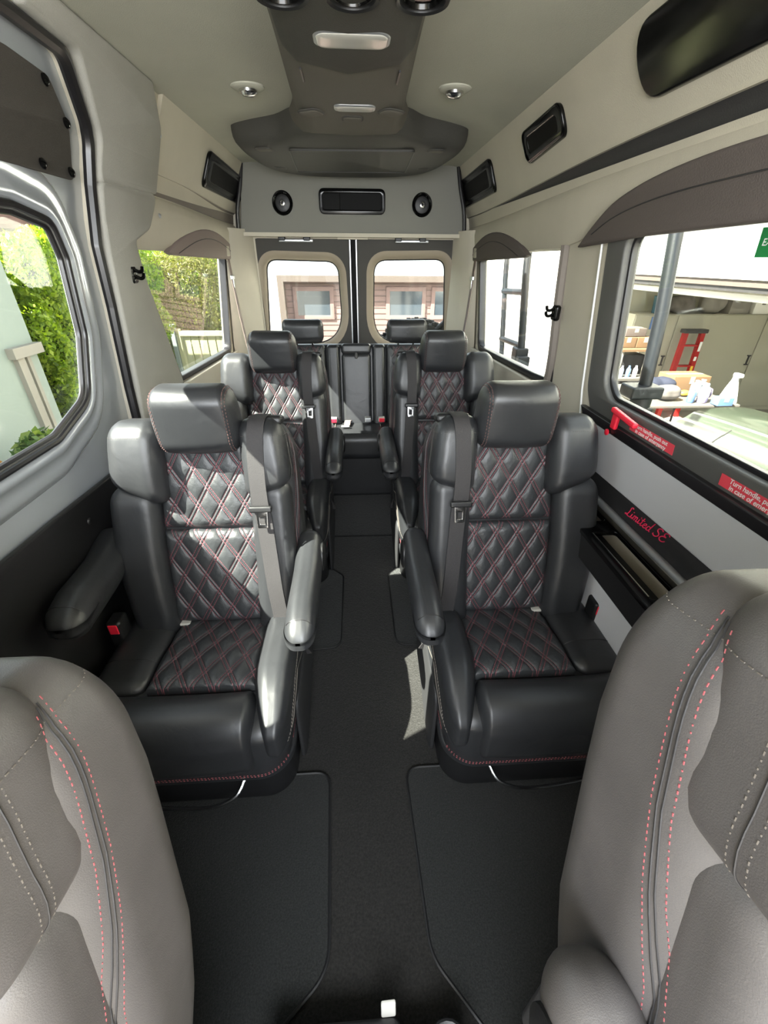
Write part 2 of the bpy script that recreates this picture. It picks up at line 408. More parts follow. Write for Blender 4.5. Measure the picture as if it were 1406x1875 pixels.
# black band with script
g = G(); plate(g, rpoly([(-.3, .80), (1.42, .795), (1.45, .875), (-.3, .895)], .01), [], .02, .005, (), onwall(1, -.014))
bnd = thing('lettered_trim_band', 'black band with red Limited SE script under the large window', 'trim band', (.83, .9, .80)); bnd['kind'] = 'structure'
g.obj('band', 'band', bnd)
g = G(); yc = 1.0
LET = {'L': (.44, [[(.30, .90), (.24, 1.0), (.14, .92), (.16, .6), (.12, .2), (.0, .03), (-.06, .10), (.04, .14), (.16, .04), (.34, .02), (.42, .14)]]),
 'i': (.20, [[(0, .45), (0, .1), (.06, .02), (.16, .15)], [(.03, .66), (.04, .70)]]),
 'm': (.46, [[(0, .02), (0, .45)], [(0, .28), (.08, .46), (.14, .38), (.14, .02)], [(.14, .28), (.22, .46), (.29, .38), (.29, .08), (.34, .02), (.42, .12)]]),
 't': (.24, [[(.05, .82), (.03, .1), (.10, .02), (.2, .12)], [(-.06, .56), (.16, .60)]]),
 'e': (.28, [[(0, .24), (.16, .30), (.14, .46), (.04, .44), (-.02, .22), (.06, .02), (.16, .04), (.24, .14)]]),
 'd': (.38, [[(.2, .42), (.06, .44), (0, .2), (.06, .02), (.16, .08), (.22, .3)], [(.28, 1.0), (.22, .3), (.22, .08), (.30, .04)]]),
 ' ': (.18, []),
 'S': (.48, [[(.42, .85), (.28, .98), (.1, .85), (.12, .62), (.30, .45), (.32, .2), (.16, .02), (0, .10), (-.02, .2)]]),
 'E': (.46, [[(.44, .82), (.30, .98), (.12, .86), (.14, .64), (.28, .55)], [(.28, .55), (.08, .48), (-.02, .22), (.1, .02), (.28, .04), (.38, .18)]])}
adv = 0
for ch in 'Limited SE':
    wd_, st_ = LET[ch]
    for pl_ in st_:
        P_ = spline([(adv+a, b, 0) for a, b in pl_], 5)
        Q_ = []
        for p_ in P_:
            y_ = 1.092-(p_.x+.28*p_.y)*.0560; z_ = .822+.017*p_.x/3.5+p_.y*.036
            Q_.append((xw(z_)-.0155, y_, z_))
        tube(g, Q_, .00165, 6)
    adv += wd_
g.obj('lettering', 'redtext', bnd)['label'] = 'red slanted script reading Limited SE'
# silver rail + tray
g = G(); tube(g, [(.822, -.3, .792), (.822, 1.45, .788)], .012, 10); struct(g.obj('trim_5', 'silver'), 'silver rail between the black band and the tray', 'trim')
tr = thing('wall_tray', 'glossy black recessed tray along the garage-side wall beside the front right seat', 'tray', (.76, .9, .68))
g = G(); plate(g, rpoly([(.3, .715), (1.45, .715), (1.45, .845), (.3, .845)], .02), [rpoly([(.78, .735), (1.10, .735), (1.10, .822), (.78, .822)], .015), rpoly([(1.16, .735), (1.42, .735), (1.42, .822), (1.16, .822)], .015)], .016, .004, (), lambda u, v, w: (v, u, .738+w))
g.obj('rim', 'gloss_black', tr)
g = G(); box(g, .73, .825, .76, 1.44, .675, .69); box(g, .715, .73, .3, 1.45, .66, .74); g.obj('bottom', 'plastic', tr)
g = G(); tube(g, [(.737, .79, .7555), (.737, 1.09, .7555)], .0022, 6); tube(g, [(.737, 1.17, .7555), (.737, 1.41, .7555)], .0022, 6); g.obj('edge_highlight_strip', 'chrome', tr)
g = G(); box(g, .79, .835, -.3, 1.6, .34, .672)
struct(g.obj('trim_6', 'grey_panel', smooth=False), 'pale grey lower wall panel under the tray', 'trim')
g = G(); rbox(g, (.80, 1.0, .17), (.06, .75, .19), .05); struct(g.obj('trim_7', 'grey_carpet'), 'grey carpeted step along the base of the right wall', 'trim')
# ledge under window 2
g = G(); plate(g, rpoly([(1.95, .85), (3.3, .80), (3.3, .965), (3.02, .972), (1.99, 1.012), (1.9, 1.0)], .02), [], .02, .006, (), onwall(1, -.03))
struct(g.obj('trim_8', 'panel_vinyl'), 'pale ledge under the right rear quarter window', 'trim')

# ---- upper right: bin panel, dark strip, lower cushion panel
ys = [-.7+.2*i for i in range(6)]+[.5+.15*i for i in range(20)]
def bz(y): return 1.79-.045*sm(1.3, 3.1, y)
def upR(y):
    z = bz(y); a = [(.652, 1.985), (.690, 1.90), (.738, z+.02), (.747, z), (.745, z-.008)]
    return a+[(.80, z-.008), (.80, 1.985)]
g = G(); sweep(g, upR, ys); struct(g.obj('trim_9', 'panel_vinyl'), 'broad pale upper side panel over the right windows', 'trim')
def stR(y):
    z = bz(y)-.006; zb = 1.727-.05*sm(1.2, 3.2, y)
    return [(.752, z), (.766, z-.012), (.772, (z+zb)/2), (.770, zb+.004), (.80, zb), (.81, z)]
g = G(); sweep(g, stR, ys); struct(g.obj('trim_10', 'dark_strip'), 'long dark recessed strip under the upper right panel', 'trim')
def loR(y):
    zb = 1.727-.05*sm(1.2, 3.2, y)+.004; bot = 1.535-.03*sm(2.2, 3.1, y)+.06*sm(1.76, 1.60, y)
    return [(.768, zb), (.756, zb-.012), (.752, zb-.05), (.757, zb-.09), (.768, bot+.03), (.78, bot+.006), (.80, bot), (.84, bot), (.84, zb)]
g = G(); sweep(g, loR, [y for y in ys if y <= 3.2]+[3.3]); struct(g.obj('trim_11', 'panel_vinyl'), 'bulging pale padded panel directly above the right windows', 'trim')
def shade(name, side, pts, label, m, off=-.03, group=None):
    g = G(); plate(g, pts, [], .03, .008, (), lambda u, v, w: (side*(max(.752, xw(v)-.004)+off+w+.0), u, v))
    t = thing(name, label, 'window shade', (side*.77, sum(p[0] for p in pts)/len(pts), 1.53), group)
    g.obj('shade_body', m, t)
    return t
arc = [(1.63, 1.549)]+[(y, z) for y, z in [(1.56, 1.592), (1.46, 1.635), (1.35, 1.66), (1.24, 1.675), (1.1, 1.685), (.95, 1.688), (.75, 1.683), (.6, 1.67), (.45, 1.64), (.33, 1.60)]]+[(.28, 1.565)]
arc = [(p.x, p.y) for p in spline([(a, b, 0) for a, b in arc], 3)]
s1 = shade('window_shade', 1, arc+[(.9, 1.572), (1.3, 1.565)], 'long dark arched roller shade housing above the large right window', 'shade')
st = spline([(.747, 1.56, 1.572), (.739, 1.45, 1.606), (.737, 1.3, 1.628), (.738, 1.1, 1.64), (.738, .8, 1.64), (.745, .5, 1.61)], 6)
g = G(); tube(g, [(xw(p.z)-.036 if p.z < 1.7 else p.x, p.y, p.z) for p in st], .0016, 5); g.obj('stitching', 'dark_strip', s1)
def smallarc(side, y0, y1, label, m):
    n = 16; pts = []
    for k in range(n+1):
        t = k/n; pts.append((lerp(y1, y0, t), 1.515+.105*math.sin(math.pi*t)**.8*(1-.05*t)+.008*t))
    t_ = shade('window_shade', side, pts+[(y0+.02, 1.519), (y1-.02, 1.500)], label, m)
    g = G(); tube(g, [(side*(xw(1.5+.07*math.sin(math.pi*k/12))-.037), lerp(y0+.08, y1-.08, k/12), 1.518+.07*math.sin(math.pi*k/12)) for k in range(13)], .0014, 5)
    g.obj('stitching', 'dark_strip', t_)
    return t_
smallarc(1, 2.17, 3.24, 'small dark half-moon shade housing above the right rear quarter window', 'shade')

# glossy black outlets
def outlet(name, side, y0, y1, ztop0, zbot0, ztop1, zbot1, label, slot=True, r=.03, grp=None):
    """panel on the inclined upper side wall; x from plane"""
    ym = (y0+y1)/2
    prof_ = ([(1.985, .652), (1.90, .690), (bz(ym)+.02, .738), (bz(ym), .747)] if side > 0 else [(1.985, .640), (1.90, .676), (1.79, .722), (1.76, .738)])[::-1]
    px = lambda z: side*(interp(z, prof_)-.003)
    t = thing(name, label, 'air outlet', (px((ztop0+zbot0)/2), (y0+y1)/2, min(zbot0, zbot1)), grp)
    o = rpoly([(y0, zbot0), (y1, zbot1), (y1, ztop1), (y0, ztop0)], r)
    cy = (y0+y1)/2; cz = (ztop0+zbot0+ztop1+zbot1)/4
    i = [(cy+(a-cy)*.80, cz+(b-cz)*.62) for a, b in o]
    g = G(); plate(g, o, [i] if slot else [], .016, .004, (), lambda u, v, w: (px(v)-side*(.010-w), u, v)); g.obj('bezel', 'gloss_black', t)
    if slot:
        i2 = [(cy+(a-cy)*.82, cz+(b-cz)*.66) for a, b in o]
        g = G(); plate(g, i2, [], .004, 0, (), lambda u, v, w: (px(v)-side*(.003+w), u, v)); g.obj('recess', 'void', t)
        g = G(); tube(g, [(px(v)-side*.0115, u, v) for u, v in [((a-cy)*.99+cy, (b-cz)*.95+cz) for a, b in o]], .0022, 5, closed=True); g.obj('bright_lip', 'gloss_black', t)
    return t
outlet('overhead_screen', 1, .60, 1.36, 1.955, 1.825, 1.955, 1.835, 'very large glossy black panel at the top right corner', slot=False, r=.06)
outlet('air_outlet', 1, 1.79, 2.15, 1.935, 1.858, 1.925, 1.835, 'middle glossy black slot outlet on the upper right panel')
outlet('air_outlet', 1, 2.62, 3.33, 1.925, 1.80, 1.915, 1.79, 'rearmost black outlet with a round speaker inside, right of the header')
# ---- left side
W3 = rpoly([(2.10, 1.0), (3.05, .965), (3.12, 1.555), (1.80, 1.575), (1.845, 1.46), (1.99, 1.20)], [.03, .05, .05, .01, .05, .1])
DOOR_OPEN = rpoly([(.05, .02), (1.575, .02), (1.60, 1.1), (1.60, 1.36), (1.59, 1.53), (1.612, 1.68), (1.62, 1.80), (1.47, 1.922), (1.28, 1.926), (.05, 1.926)], [.05, .08, .05, .05, .05, .05, .09, .09, .05, .05])
g = G(); plate(g, [(-.7, 0), (3.4, 0), (3.4, 1.985), (-.7, 1.985)], [DOOR_OPEN, W3], .05, 0, ZC, onwall(-1))
struct(g.obj('wall_left', 'panel_vinyl', smooth=30), 'pale vinyl side wall on the hedge side', 'wall')
sealpts = [(p[0], p[1]) for p in DOOR_OPEN]
g = G(); tube(g, [(-(xw(z)-.004), y, z) for y, z in sealpts], .016, 8, closed=True)
struct(g.obj('trim_12', 'rubber'), 'thick black rubber seal around the sliding door opening', 'trim')
# sliding door
W4 = rpoly([(.38, 1.055), (1.17, 1.06), (1.36, 1.12), (1.425, 1.30), (1.43, 1.50), (1.40, 1.585), (1.26, 1.61), (.38, 1.61)], [.05, .1, .10, .10, .05, .05, .05, .05])
dr = thing('door_1', 'silver-grey sliding door with a large rounded window onto the hedge', 'door', (-.86, .8, .05)); dr['kind'] = 'structure'
def offpoly(P, d):
    n = len(P); out = []
    for i in range(n):
        a = Vector(P[i-1]); b = Vector(P[(i+1) % n]); t = (b-a).normalized(); out.append((P[i][0]+t.y*d, P[i][1]-t.x*d))
    return out
g = G(); plate(g, offpoly(DOOR_OPEN, .014), [W4], .010, .002, ZC, onwall(-1, .022))
g.obj('door_skin', 'paint', dr, smooth=30)
def offpoly(P, d):
    n = len(P); out = []
    for i in range(n):
        a = Vector(P[i-1]); b = Vector(P[(i+1) % n]); t = (b-a).normalized(); out.append((P[i][0]+t.y*d, P[i][1]-t.x*d))
    return out
# raised frame ridges around the window (pressed metal)
rid = offpoly(W4, .052); rid2 = offpoly(W4, .004)
g = G()
prof = [(0.0, .0), (.006, -.020), (.018, -.027), (.034, -.022), (.048, -.012), (.066, -.014), (.082, -.016), (.10, -.008), (.112, .004)]
rings = [[(-(xw(z)+.022+w), y, z) for y, z in offpoly(W4, d)] for d, w in prof]
n = len(W4); V = [p for r in rings for p in r]; F = []
for i in range(len(rings)-1):
    for k in range(n): F.append((i*n+k, i*n+(k+1) % n, (i+1)*n+(k+1) % n, (i+1)*n+k))
g.add(V, F); g.obj('window_surround', 'paint', dr, smooth=50)
g = G(); tube(g, [(-(xw(z)+.004), y, z) for y, z in offpoly(W4, -.004)], .009, 8, closed=True); tube(g, [(-(xw(z)+.012), y, z) for y, z in offpoly(W4, -.018)], .008, 8, closed=True)
g.obj('rubber_gasket', 'rubber', dr)
g = G(); tube(g, [(-(xw(z)+.006), y, z) for y, z in offpoly(W4, -.012)], .0045, 6, closed=True); g.obj('bright_bead', 'frame_grey', dr)
g = G(); plate(g, W4, [], .003, 0, (1.2, 1.4, 1.6), onwall(-1, .026)); g.obj('pane', 'glass', dr)
g = G(); plate(g, rpoly([(.07, .06), (1.545, .06), (1.55, .86), (1.38, .862), (1.05, .875), (.6, .885), (.07, .885)], .03), [], .02, .006, (.3, .6), onwall(-1, -.005))
lowp = g.obj('lower_trim_panel', 'plastic', dr)
g = G()
for (y, z) in [(1.17, .80), (.7, .81), (1.45, .62)]:
    lathe(g, [(.011, 0), (.010, .003), (.006, .0055), (.001, .006)], 12, lambda x, y_, z_: (z_, x, y_), (-(xw(z)-.006), y, z))
g.obj('panel_clip', 'plastic', dr)
# net / fabric panel over the door window
g = G(); plate(g, rpoly([(.4, 1.685), (1.545, 1.687), (1.535, 1.80), (1.44, 1.868), (1.3, 1.875), (.4, 1.875)], [.02, .015, .05, .06, .05, .02]), [], .008, .003, (1.72, 1.8), onwall(-1, .004))
nt_ = thing('dark_fabric_panel', 'dark felt panel clipped above the sliding door window', 'panel', (-.77, 1.0, 1.68)); g.obj('felt', 'net', nt_)
for (y, z) in [(1.515, 1.80), (1.525, 1.70), (1.40, 1.70), (1.42, 1.858)]:
    g = G(); lathe(g, [(.012, 0), (.012, .004), (.007, .008), (.001, .009)], 12, lambda x, y_, z_: (z_, x, y_), (-(xw(z)-.0), y, z)); g.obj('snap', 'gloss_black', nt_)
# left rear quarter window
W3I = rpoly([(2.118, 1.018), (3.03, .985), (3.10, 1.54), (1.815, 1.562), (1.862, 1.462), (2.008, 1.21)], [.03, .05, .05, .004, .05, .1])
g = G(); plate(g, W3, [W3I], .04, .004, (1.1, 1.3), onwall(-1, -.004)); w3 = g.obj('window_3', 'rubber'); struct(w3, 'left rear quarter window facing hedge and white gate', 'window')
g = G(); plate(g, W3I, [], .003, 0, (1.2, 1.4), onwall(-1, .03)); g.obj('pane', 'glass', w3)
g = G(); plate(g, rpoly([(1.95, .80), (3.3, .78), (3.3, .955), (3.05, .958), (2.10, .99), (2.0, 1.0)], .02), [], .02, .006, (), onwall(-1, -.03))
struct(g.obj('trim_13', 'panel_vinyl'), 'pale ledge under the left rear quarter window', 'trim')
# lower black trim both sides rear
for sgn, nm, lb in ((-1, 'trim_14', 'dark lower panel of the left wall'), (1, 'trim_15', 'dark lower panel at the rear of the right wall')):
    g = G(); plate(g, rpoly([(1.62 if sgn < 0 else 1.5, .02), (3.3, .02), (3.3, .78), (1.62 if sgn < 0 else 1.5, .80)], .02), [], .02, .005, (), onwall(sgn, -.015)); struct(g.obj(nm, 'door_dark'), lb, 'trim')
# B pillar trim left (soft curved)
g = G(); plate(g, rpoly([(1.60, .80), (2.06, .98), (1.97, 1.17), (1.83, 1.44), (1.80, 1.555), (1.95, 1.60), (2.03, 1.70), (1.635, 1.688), (1.618, 1.5), (1.625, 1.1)], [.02, .05, .08, .06, .03, .05, .02, .02, .05, .05]), [], .03, .010, (1.07, 1.3, 1.6), onwall(-1, -.032))
struct(g.obj('trim_16', 'panel_fabric', smooth=60), 'soft grey pillar cover between the sliding door and left rear window', 'trim')
g = G(); plate(g, rpoly([(1.635, 1.697), (2.035, 1.712), (2.045, 1.80), (2.025, 1.885), (1.91, 1.978), (1.30, 1.978), (1.30, 1.945), (1.50, 1.938), (1.645, 1.80)], [.01, .01, .02, .05, .02, .01, .005, .06, .05]), [], .03, .007, (1.72, 1.8, 1.9), onwall(-1, -.032))
struct(g.obj('trim_17', 'panel_fabric', smooth=60), 'grey curved upper cover above the left pillar', 'trim')
ysL = [2.035]+[2.075+.1*i for i in range(14)]
def upL(y):
    z = 1.775-.03*sm(2.3, 3.2, y)-.045*sm(2.35, 2.1, y)*0; 
    return [(-x, q) for x, q in [(.640, 1.985), (.676, 1.90), (.722, z+.03), (.735, z+.012), (.738, z), (.80, z), (.80, 1.985)]]
g = G(); sweep(g, upL, ysL); struct(g.obj('trim_18', 'panel_vinyl'), 'pale upper panel with outlet above the left rear window', 'trim')
def stL(y):
    z = 1.777-.03*sm(2.3, 3.2, y); zb = 1.708-.02*sm(2.0, 3.3, y)
    return [(-x, q) for x, q in [(.742, z), (.757, z-.01), (.762, zb+.01), (.762, zb), (.80, zb), (.80, z)]]
g = G(); sweep(g, stL, ysL); struct(g.obj('trim_19', 'brown_strip'), 'grey-brown recessed strip under the upper left panel', 'trim')
def loL(y):
    zb = 1.706-.02*sm(2.0, 3.3, y); bot = 1.527-.022*sm(2.2, 3.2, y)
    return [(-x, q) for x, q in [(.766, zb), (.752, zb-.014), (.746, zb-.05), (.752, zb-.10), (.766, bot+.02), (.785, bot), (.84, bot), (.84, zb)]]
g = G(); sweep(g, loL, [1.82, 1.9, 1.97]+ysL); struct(g.obj('trim_20', 'panel_vinyl'), 'bulging pale padded panel above the left rear window', 'trim')
smallarc(-1, 2.13, 3.30, 'small dark half-moon shade housing above the left rear window', 'shade_pale')
outlet('air_outlet', -1, 2.60, 3.40-.06, 1.93, 1.80, 1.915, 1.795, 'glossy black slot outlet on the upper left panel')
g = G()
for (y, z, x) in [(2.03, 1.875, .678), (2.04, 1.64, .742), (3.26, 1.56, .765)]:
    lathe(g, [(.008, 0), (.008, .003), (.005, .006), (.001, .007)], 10, lambda x_, y_, z_: (z_, x_, y_), (-x, y, z))
    g.obj('panel_button', 'silver', smooth=True); o = COL.objects[-1]; tag(o, {1.875: 'small round metal stud high on the left upper panel seam', 1.64: 'small round stud on the padded panel left of the half-moon shade', 1.56: 'small round stud near the left rear pillar above the belt'}[z], 'stud'); g = G()
# coat hooks
def hook(side, y, z, label):
    t = thing('coat_hook', label, 'hook', (side*(xw(z)-.02), y, z))
    x0 = xw(z)-.03
    g = G(); rbox(g, (side*(x0+.006), y, z), (.012, .022, .028), .01); g.obj('hook_base', 'gloss_black', t)
    for dz in (.012, -.008):
        g = G(); tube(g, spline([(side*x0, y, z+dz+.006), (side*(x0-.018), y+.004, z+dz-.004), (side*(x0-.026), y+.012, z+dz), (side*(x0-.026), y+.02, z+dz+.01)], 5), .006, 8); g.obj('prong', 'gloss_black', t)
hook(-1, 1.745, 1.45, 'black double coat hook on the left pillar cover')
hook(1, 1.78, 1.325, 'black double coat hook on the right pillar')

# ---- rear: header, wall, doors
g = G(); plate(g, [(-.70, 1.642), (.715, 1.64), (.66, 1.99), (-.645, 1.99)], [], .09, .004, (), lambda u, v, w: (u, 3.25+w-.10*(1.99-v)*0, v)); struct(g.obj('trim_21', 'header'), 'grey fabric header wall over the rear doors', 'trim')
g = G(); box(g, -.69, .71, 3.235, 3.34, 1.622, 1.643); struct(g.obj('trim_22', 'panel_vinyl', smooth=False), 'pale sill strip along the bottom of the rear header', 'trim')
for sgn, nm in ((-1, 'left'), (1, 'right')):
    g = G()
    # black gap between header and side panels
    tube(g, spline([(sgn*.648, 3.245, 1.985), (sgn*.668, 3.235, 1.88), (sgn*.70, 3.225, 1.76), (sgn*.712, 3.23, 1.66)], 5), .012, 8)
    struct(g.obj('trim_%d' % (23 if sgn < 0 else 24), 'rubber'), 'black gap seam at the %s end of the rear header' % nm, 'trim')
RW = [(-.86, 0), (.86, 0), (.80, 1.62), (.70, 2.0), (-.70, 2.0), (-.80, 1.62)]
hole = [(-.645, .2), (.685, .2), (.685, 1.615), (-.64, 1.615)]
g = G(); plate(g, RW, [hole], .04, 0, (), lambda u, v, w: (u, 3.345+w, v)); struct(g.obj('wall_rear', 'panel_vinyl', smooth=False), 'pale rear body frame around the two back doors', 'wall')
for sgn, nm in ((-1, 25), (1, 26)):
    g = G(); xi = .665 if sgn > 0 else .645
    pts = [(xi, 3.36), (xi+.01, 3.33), (.70, 3.24), (.74, 3.15), (.770, 3.11), (.790, 3.10), (.790, 3.38)]
    V = []; 
    for z, k in ((0, .045), (1.0, .030), (1.55, -.012), (1.66, -.02)):
        V += [(sgn*(x+k*(i > 1)), y, z) for i, (x, y) in enumerate(pts)]
    n_ = len(pts); F = [(j*n_+i, j*n_+(i+1) % n_, (j+1)*n_+(i+1) % n_, (j+1)*n_+i) for j in range(3) for i in range(n_)]
    g.add(V, F); struct(g.obj('trim_%d' % nm, 'panel_vinyl'), 'pale %s rear corner pillar beside the back door' % ('left' if sgn < 0 else 'right'), 'trim')
def rear_door(name, x0, x1, win, label):
    t = thing(name, label, 'door', ((x0+x1)/2, 3.37, .2)); t['kind'] = 'structure'
    ring = offpoly(win, .052); f = lambda u, v, w: (u, 3.35+w, v)
    g = G(); plate(g, rpoly([(x0, .22), (x1, .22), (x1, 1.612), (x0, 1.612)], .015), [offpoly(win, .045)], .035, .003, (), f); g.obj('door_panel', 'door_dark', t)
    # recessed ring sloping back to the glass
    g = G(); n = len(win); R = [[(u, 3.346, v) for u, v in ring], [(u, 3.348, v) for u, v in offpoly(win, .035)], [(u, 3.362, v) for u, v in offpoly(win, .012)], [(u, 3.392, v) for u, v in win], [(u, 3.40, v) for u, v in offpoly(win, .01)]]
    V = [p for r in R for p in r]; F = [(i*n+k, i*n+(k+1) % n, (i+1)*n+(k+1) % n, (i+1)*n+k) for i in range(len(R)-1) for k in range(n)]
    g.add(V, F); g.obj('window_ring', 'door_ring', t, smooth=50)
    g = G(); tube(g, [(u, 3.393, v) for u, v in win], .006, 6, closed=True); g.obj('gasket', 'rubber', t)
    g = G(); plate(g, win, [], .003, 0, (), lambda u, v, w: (u, 3.395+w, v)); g.obj('pane', 'glass', t)
    return t
WL = rpoly([(-.088, .96), (-.63, .96), (-.59, 1.497), (-.108, 1.487)], [.23, .07, .075, .09], 10)
WR = rpoly([(.66, .96), (.130, .96), (.138, 1.497), (.628, 1.505)], [.07, .21, .09, .075], 10)
WR = WR[::-1]; WL = WL[::-1]
def ccw(P):
    a = sum(P[i-1][0]*P[i][1]-P[i][0]*P[i-1][1] for i in range(len(P))); return P if a > 0 else P[::-1]
WL = ccw(WL); WR = ccw(WR)
d2 = rear_door('door_2', -.64, -.025, WL, 'left rear door with a rounded window showing the brown garage door')
d3 = rear_door('door_3', .02, .682, WR, 'right rear door with a rounded window and a spare tyre behind it')
for t, x in ((d2, -.0235), (d3, .0185)):
    g = G(); box(g, x-.0035, x+.0035, 3.335, 3.36, .25, 1.612); g.obj('edge_strip', 'silver', t, smooth=False)
g = G(); box(g, -.02, .015, 3.345, 3.375, .2, 1.618); struct(g.obj('trim_27', 'void', smooth=False), 'black centre seal between the two rear doors', 'trim')
for x, s in ((-.37, 'left'), (.385, 'right')):
    t = thing('door_latch', 'small dark latch bracket on the sill above the %s rear door' % s, 'latch', (x, 3.3, 1.59))
    g = G(); rbox(g, (x, 3.30, 1.603), (.11, .012, .008), .005); g.obj('latch_bar', 'silver', t)
    for dx in (-.09, .07):
        g = G(); rbox(g, (x+dx, 3.30, 1.613), (.022, .016, .012), .006); g.obj('bracket', 'plastic', t)
t = thing('door_latch', 'small pale striker plate where the two rear doors meet the sill', 'latch', (-.003, 3.3, 1.60))
g = G(); rbox(g, (-.003, 3.30, 1.617), (.10, .012, .006), .004); g.obj('striker', 'panel_vinyl', t)
# speakers + centre outlet on header
for x, s in ((-.427, 'left'), (.435, 'right')):
    t = thing('speaker', 'round black speaker on the %s half of the rear header' % s, 'speaker', (x, 3.25, 1.73))
    f = lambda a, b, c: (a, -c, b*1.02)
    g = G(); lathe(g, [(.062, 0), (.063, .006), (.057, .012), (.050, .010), (.044, .002)], 28, f, (x, 3.25, 1.795)); g.obj('bezel', 'gloss_black', t)
    g = G(); lathe(g, [(.046, .001), (.040, .004), (.028, .003), (.020, .006)], 24, f, (x, 3.25, 1.795)); g.obj('cone', 'plastic', t)
    g = G(); lathe(g, [(.016, .004), (.015, .012), (.009, .014)], 20, f, (x, 3.25, 1.795)); c = g.obj('dome', 'chrome', t)
    g = G(); lathe(g, [(.009, .012), (.006, .016), (.001, .017)], 16, f, (x, 3.25, 1.795)); g.obj('dome_cap', 'gloss_black', t)
t = thing('header_outlet', 'wide glossy black recessed outlet in the middle of the rear header', 'air outlet', (0, 3.25, 1.745))
o = rpoly([(-.20, 1.745), (.20, 1.745), (.20, 1.868), (-.20, 1.868)], .03); i = rpoly([(-.185, 1.76), (.185, 1.76), (.185, 1.853), (-.185, 1.853)], .022)
g = G(); plate(g, o, [i], .016, .004, (), lambda u, v, w: (u, 3.236+w, v)); g.obj('bezel', 'gloss_black', t)
g = G(); plate(g, o, [], .003, 0, (), lambda u, v, w: (u, 3.247+w, v)); g.obj('recess', 'void', t)
g = G(); rbox(g, (-.13, 3.243, 1.806), (.055, .004, .044), .004); g.obj('blank_plate', 'void', t)

# ---- ceiling console
cs = thing('ceiling_console', 'dark grey overhead console with a wide winged rear end hanging from the headliner', 'overhead console', (0, 2.2, 1.99))
OUT = [(-.515, 2.50), (-.50, 2.43), (-.42, 2.36), (-.30, 2.28), (-.22, 2.18), (-.12, 2.12), (0, 2.10), (.12, 2.10), (.22, 2.15), (.30, 2.25), (.42, 2.33), (.50, 2.40), (.52, 2.48), (.51, 2.68), (.47, 2.92), (.40, 3.07), (.27, 3.165), (.10, 3.20), (-.08, 3.205), (-.26, 3.18), (-.40, 3.08), (-.475, 2.92), (-.51, 2.70)]
OUT = [(p.x, p.y) for p in spline([(a, b, 0) for a, b in OUT], 4, closed=True)]
def scaled(P, s, cx=0, cy=2.62): return [(cx+(a-cx)*s, cy+(b-cy)*s) for a, b in P]
rings = [(1.0, 1.998), (1.0, 1.975), (.995, 1.955), (.98, 1.938), (.955, 1.925), (.92, 1.915), (.86, 1.909), (.7, 1.905), (.4, 1.903), (.01, 1.903)]
g = G(); n = len(OUT); V = [(a, b, z) for s, z in rings for a, b in scaled(OUT, s)]
F = [(i*n+k, i*n+(k+1) % n, (i+1)*n+(k+1) % n, (i+1)*n+k) for i in range(len(rings)-1) for k in range(n)]
g.add(V, F); g.obj('wing', 'console_dark', cs, smooth=60)
# neck (spine) running forward
g = G(); ysn = [-.3+.12*i for i in range(19)]+[1.93, 2.0, 2.06, 2.12, 2.18, 2.24, 2.30]
def neck(y):
    h = .165+.020*sm(1.2, 2.1, y)
    h += .05*sm(2.0, 2.3, y); zb = 1.912-.012*sm(1.5, 1.95, y)+.032*sm(2.02, 2.3, y)
    return [(-h-.012, 1.99), (-h-.004, 1.96), (-h+.012, zb+.02), (-h+.035, zb+.004), (-h+.07, zb), (0, zb-.004), (h-.07, zb), (h-.035, zb+.004), (h-.012, zb+.02), (h+.004, 1.96), (h+.012, 1.99)]
sweep(g, neck, ysn); g.obj('spine', 'console', cs, smooth=60)
g = G()
def neck2(y):
    h = .157+.005*y; zb = 1.902
    return [(-h-.006, 1.97), (-h+.012, zb+.018), (-h+.04, zb), (0, zb-.004), (h-.04, zb), (h-.012, zb+.018), (h+.006, 1.97)]
P = [neck2(y) for y in (-.3, .5, 1.0, 1.25, 1.35, 1.40)]
yy = [-.3, .5, 1.0, 1.25, 1.35, 1.40]
V = []; 
for y, pr in zip(yy, P):
    for x, z in pr: V.append((x, y+.10*(1-(x/.16)**2)*(y > 1.2), z+(.006 if y > 1.39 else 0)))
n_ = 7; F = [(i*n_+k, i*n_+k+1, (i+1)*n_+k+1, (i+1)*n_+k) for i in range(5) for k in range(6)]
g.add(V, F); g.obj('front_cover', 'console_dark', cs, smooth=60)
# vents
for x in (-.114, .010, .134):
    g = G(); f = lambda a, b, c: (a, b, -c)
    lathe(g, [(.048, .0), (.050, .007), (.047, .013), (.041, .011), (.039, -.004)], 32, f, (x, 1.105, 1.905)); v = g.obj('vent', 'plastic', cs)
    g = G(); lathe(g, [(.039, -.002), (.037, .006), (.031, .010), (.029, .003), (.020, .001), (.018, .006), (.001, .008)], 28, f, (x, 1.105, 1.905))
    link('vent_core', g.mesh(), 'gloss_black', v, True, False).data.transform(Matrix.Translation(-cs.location))
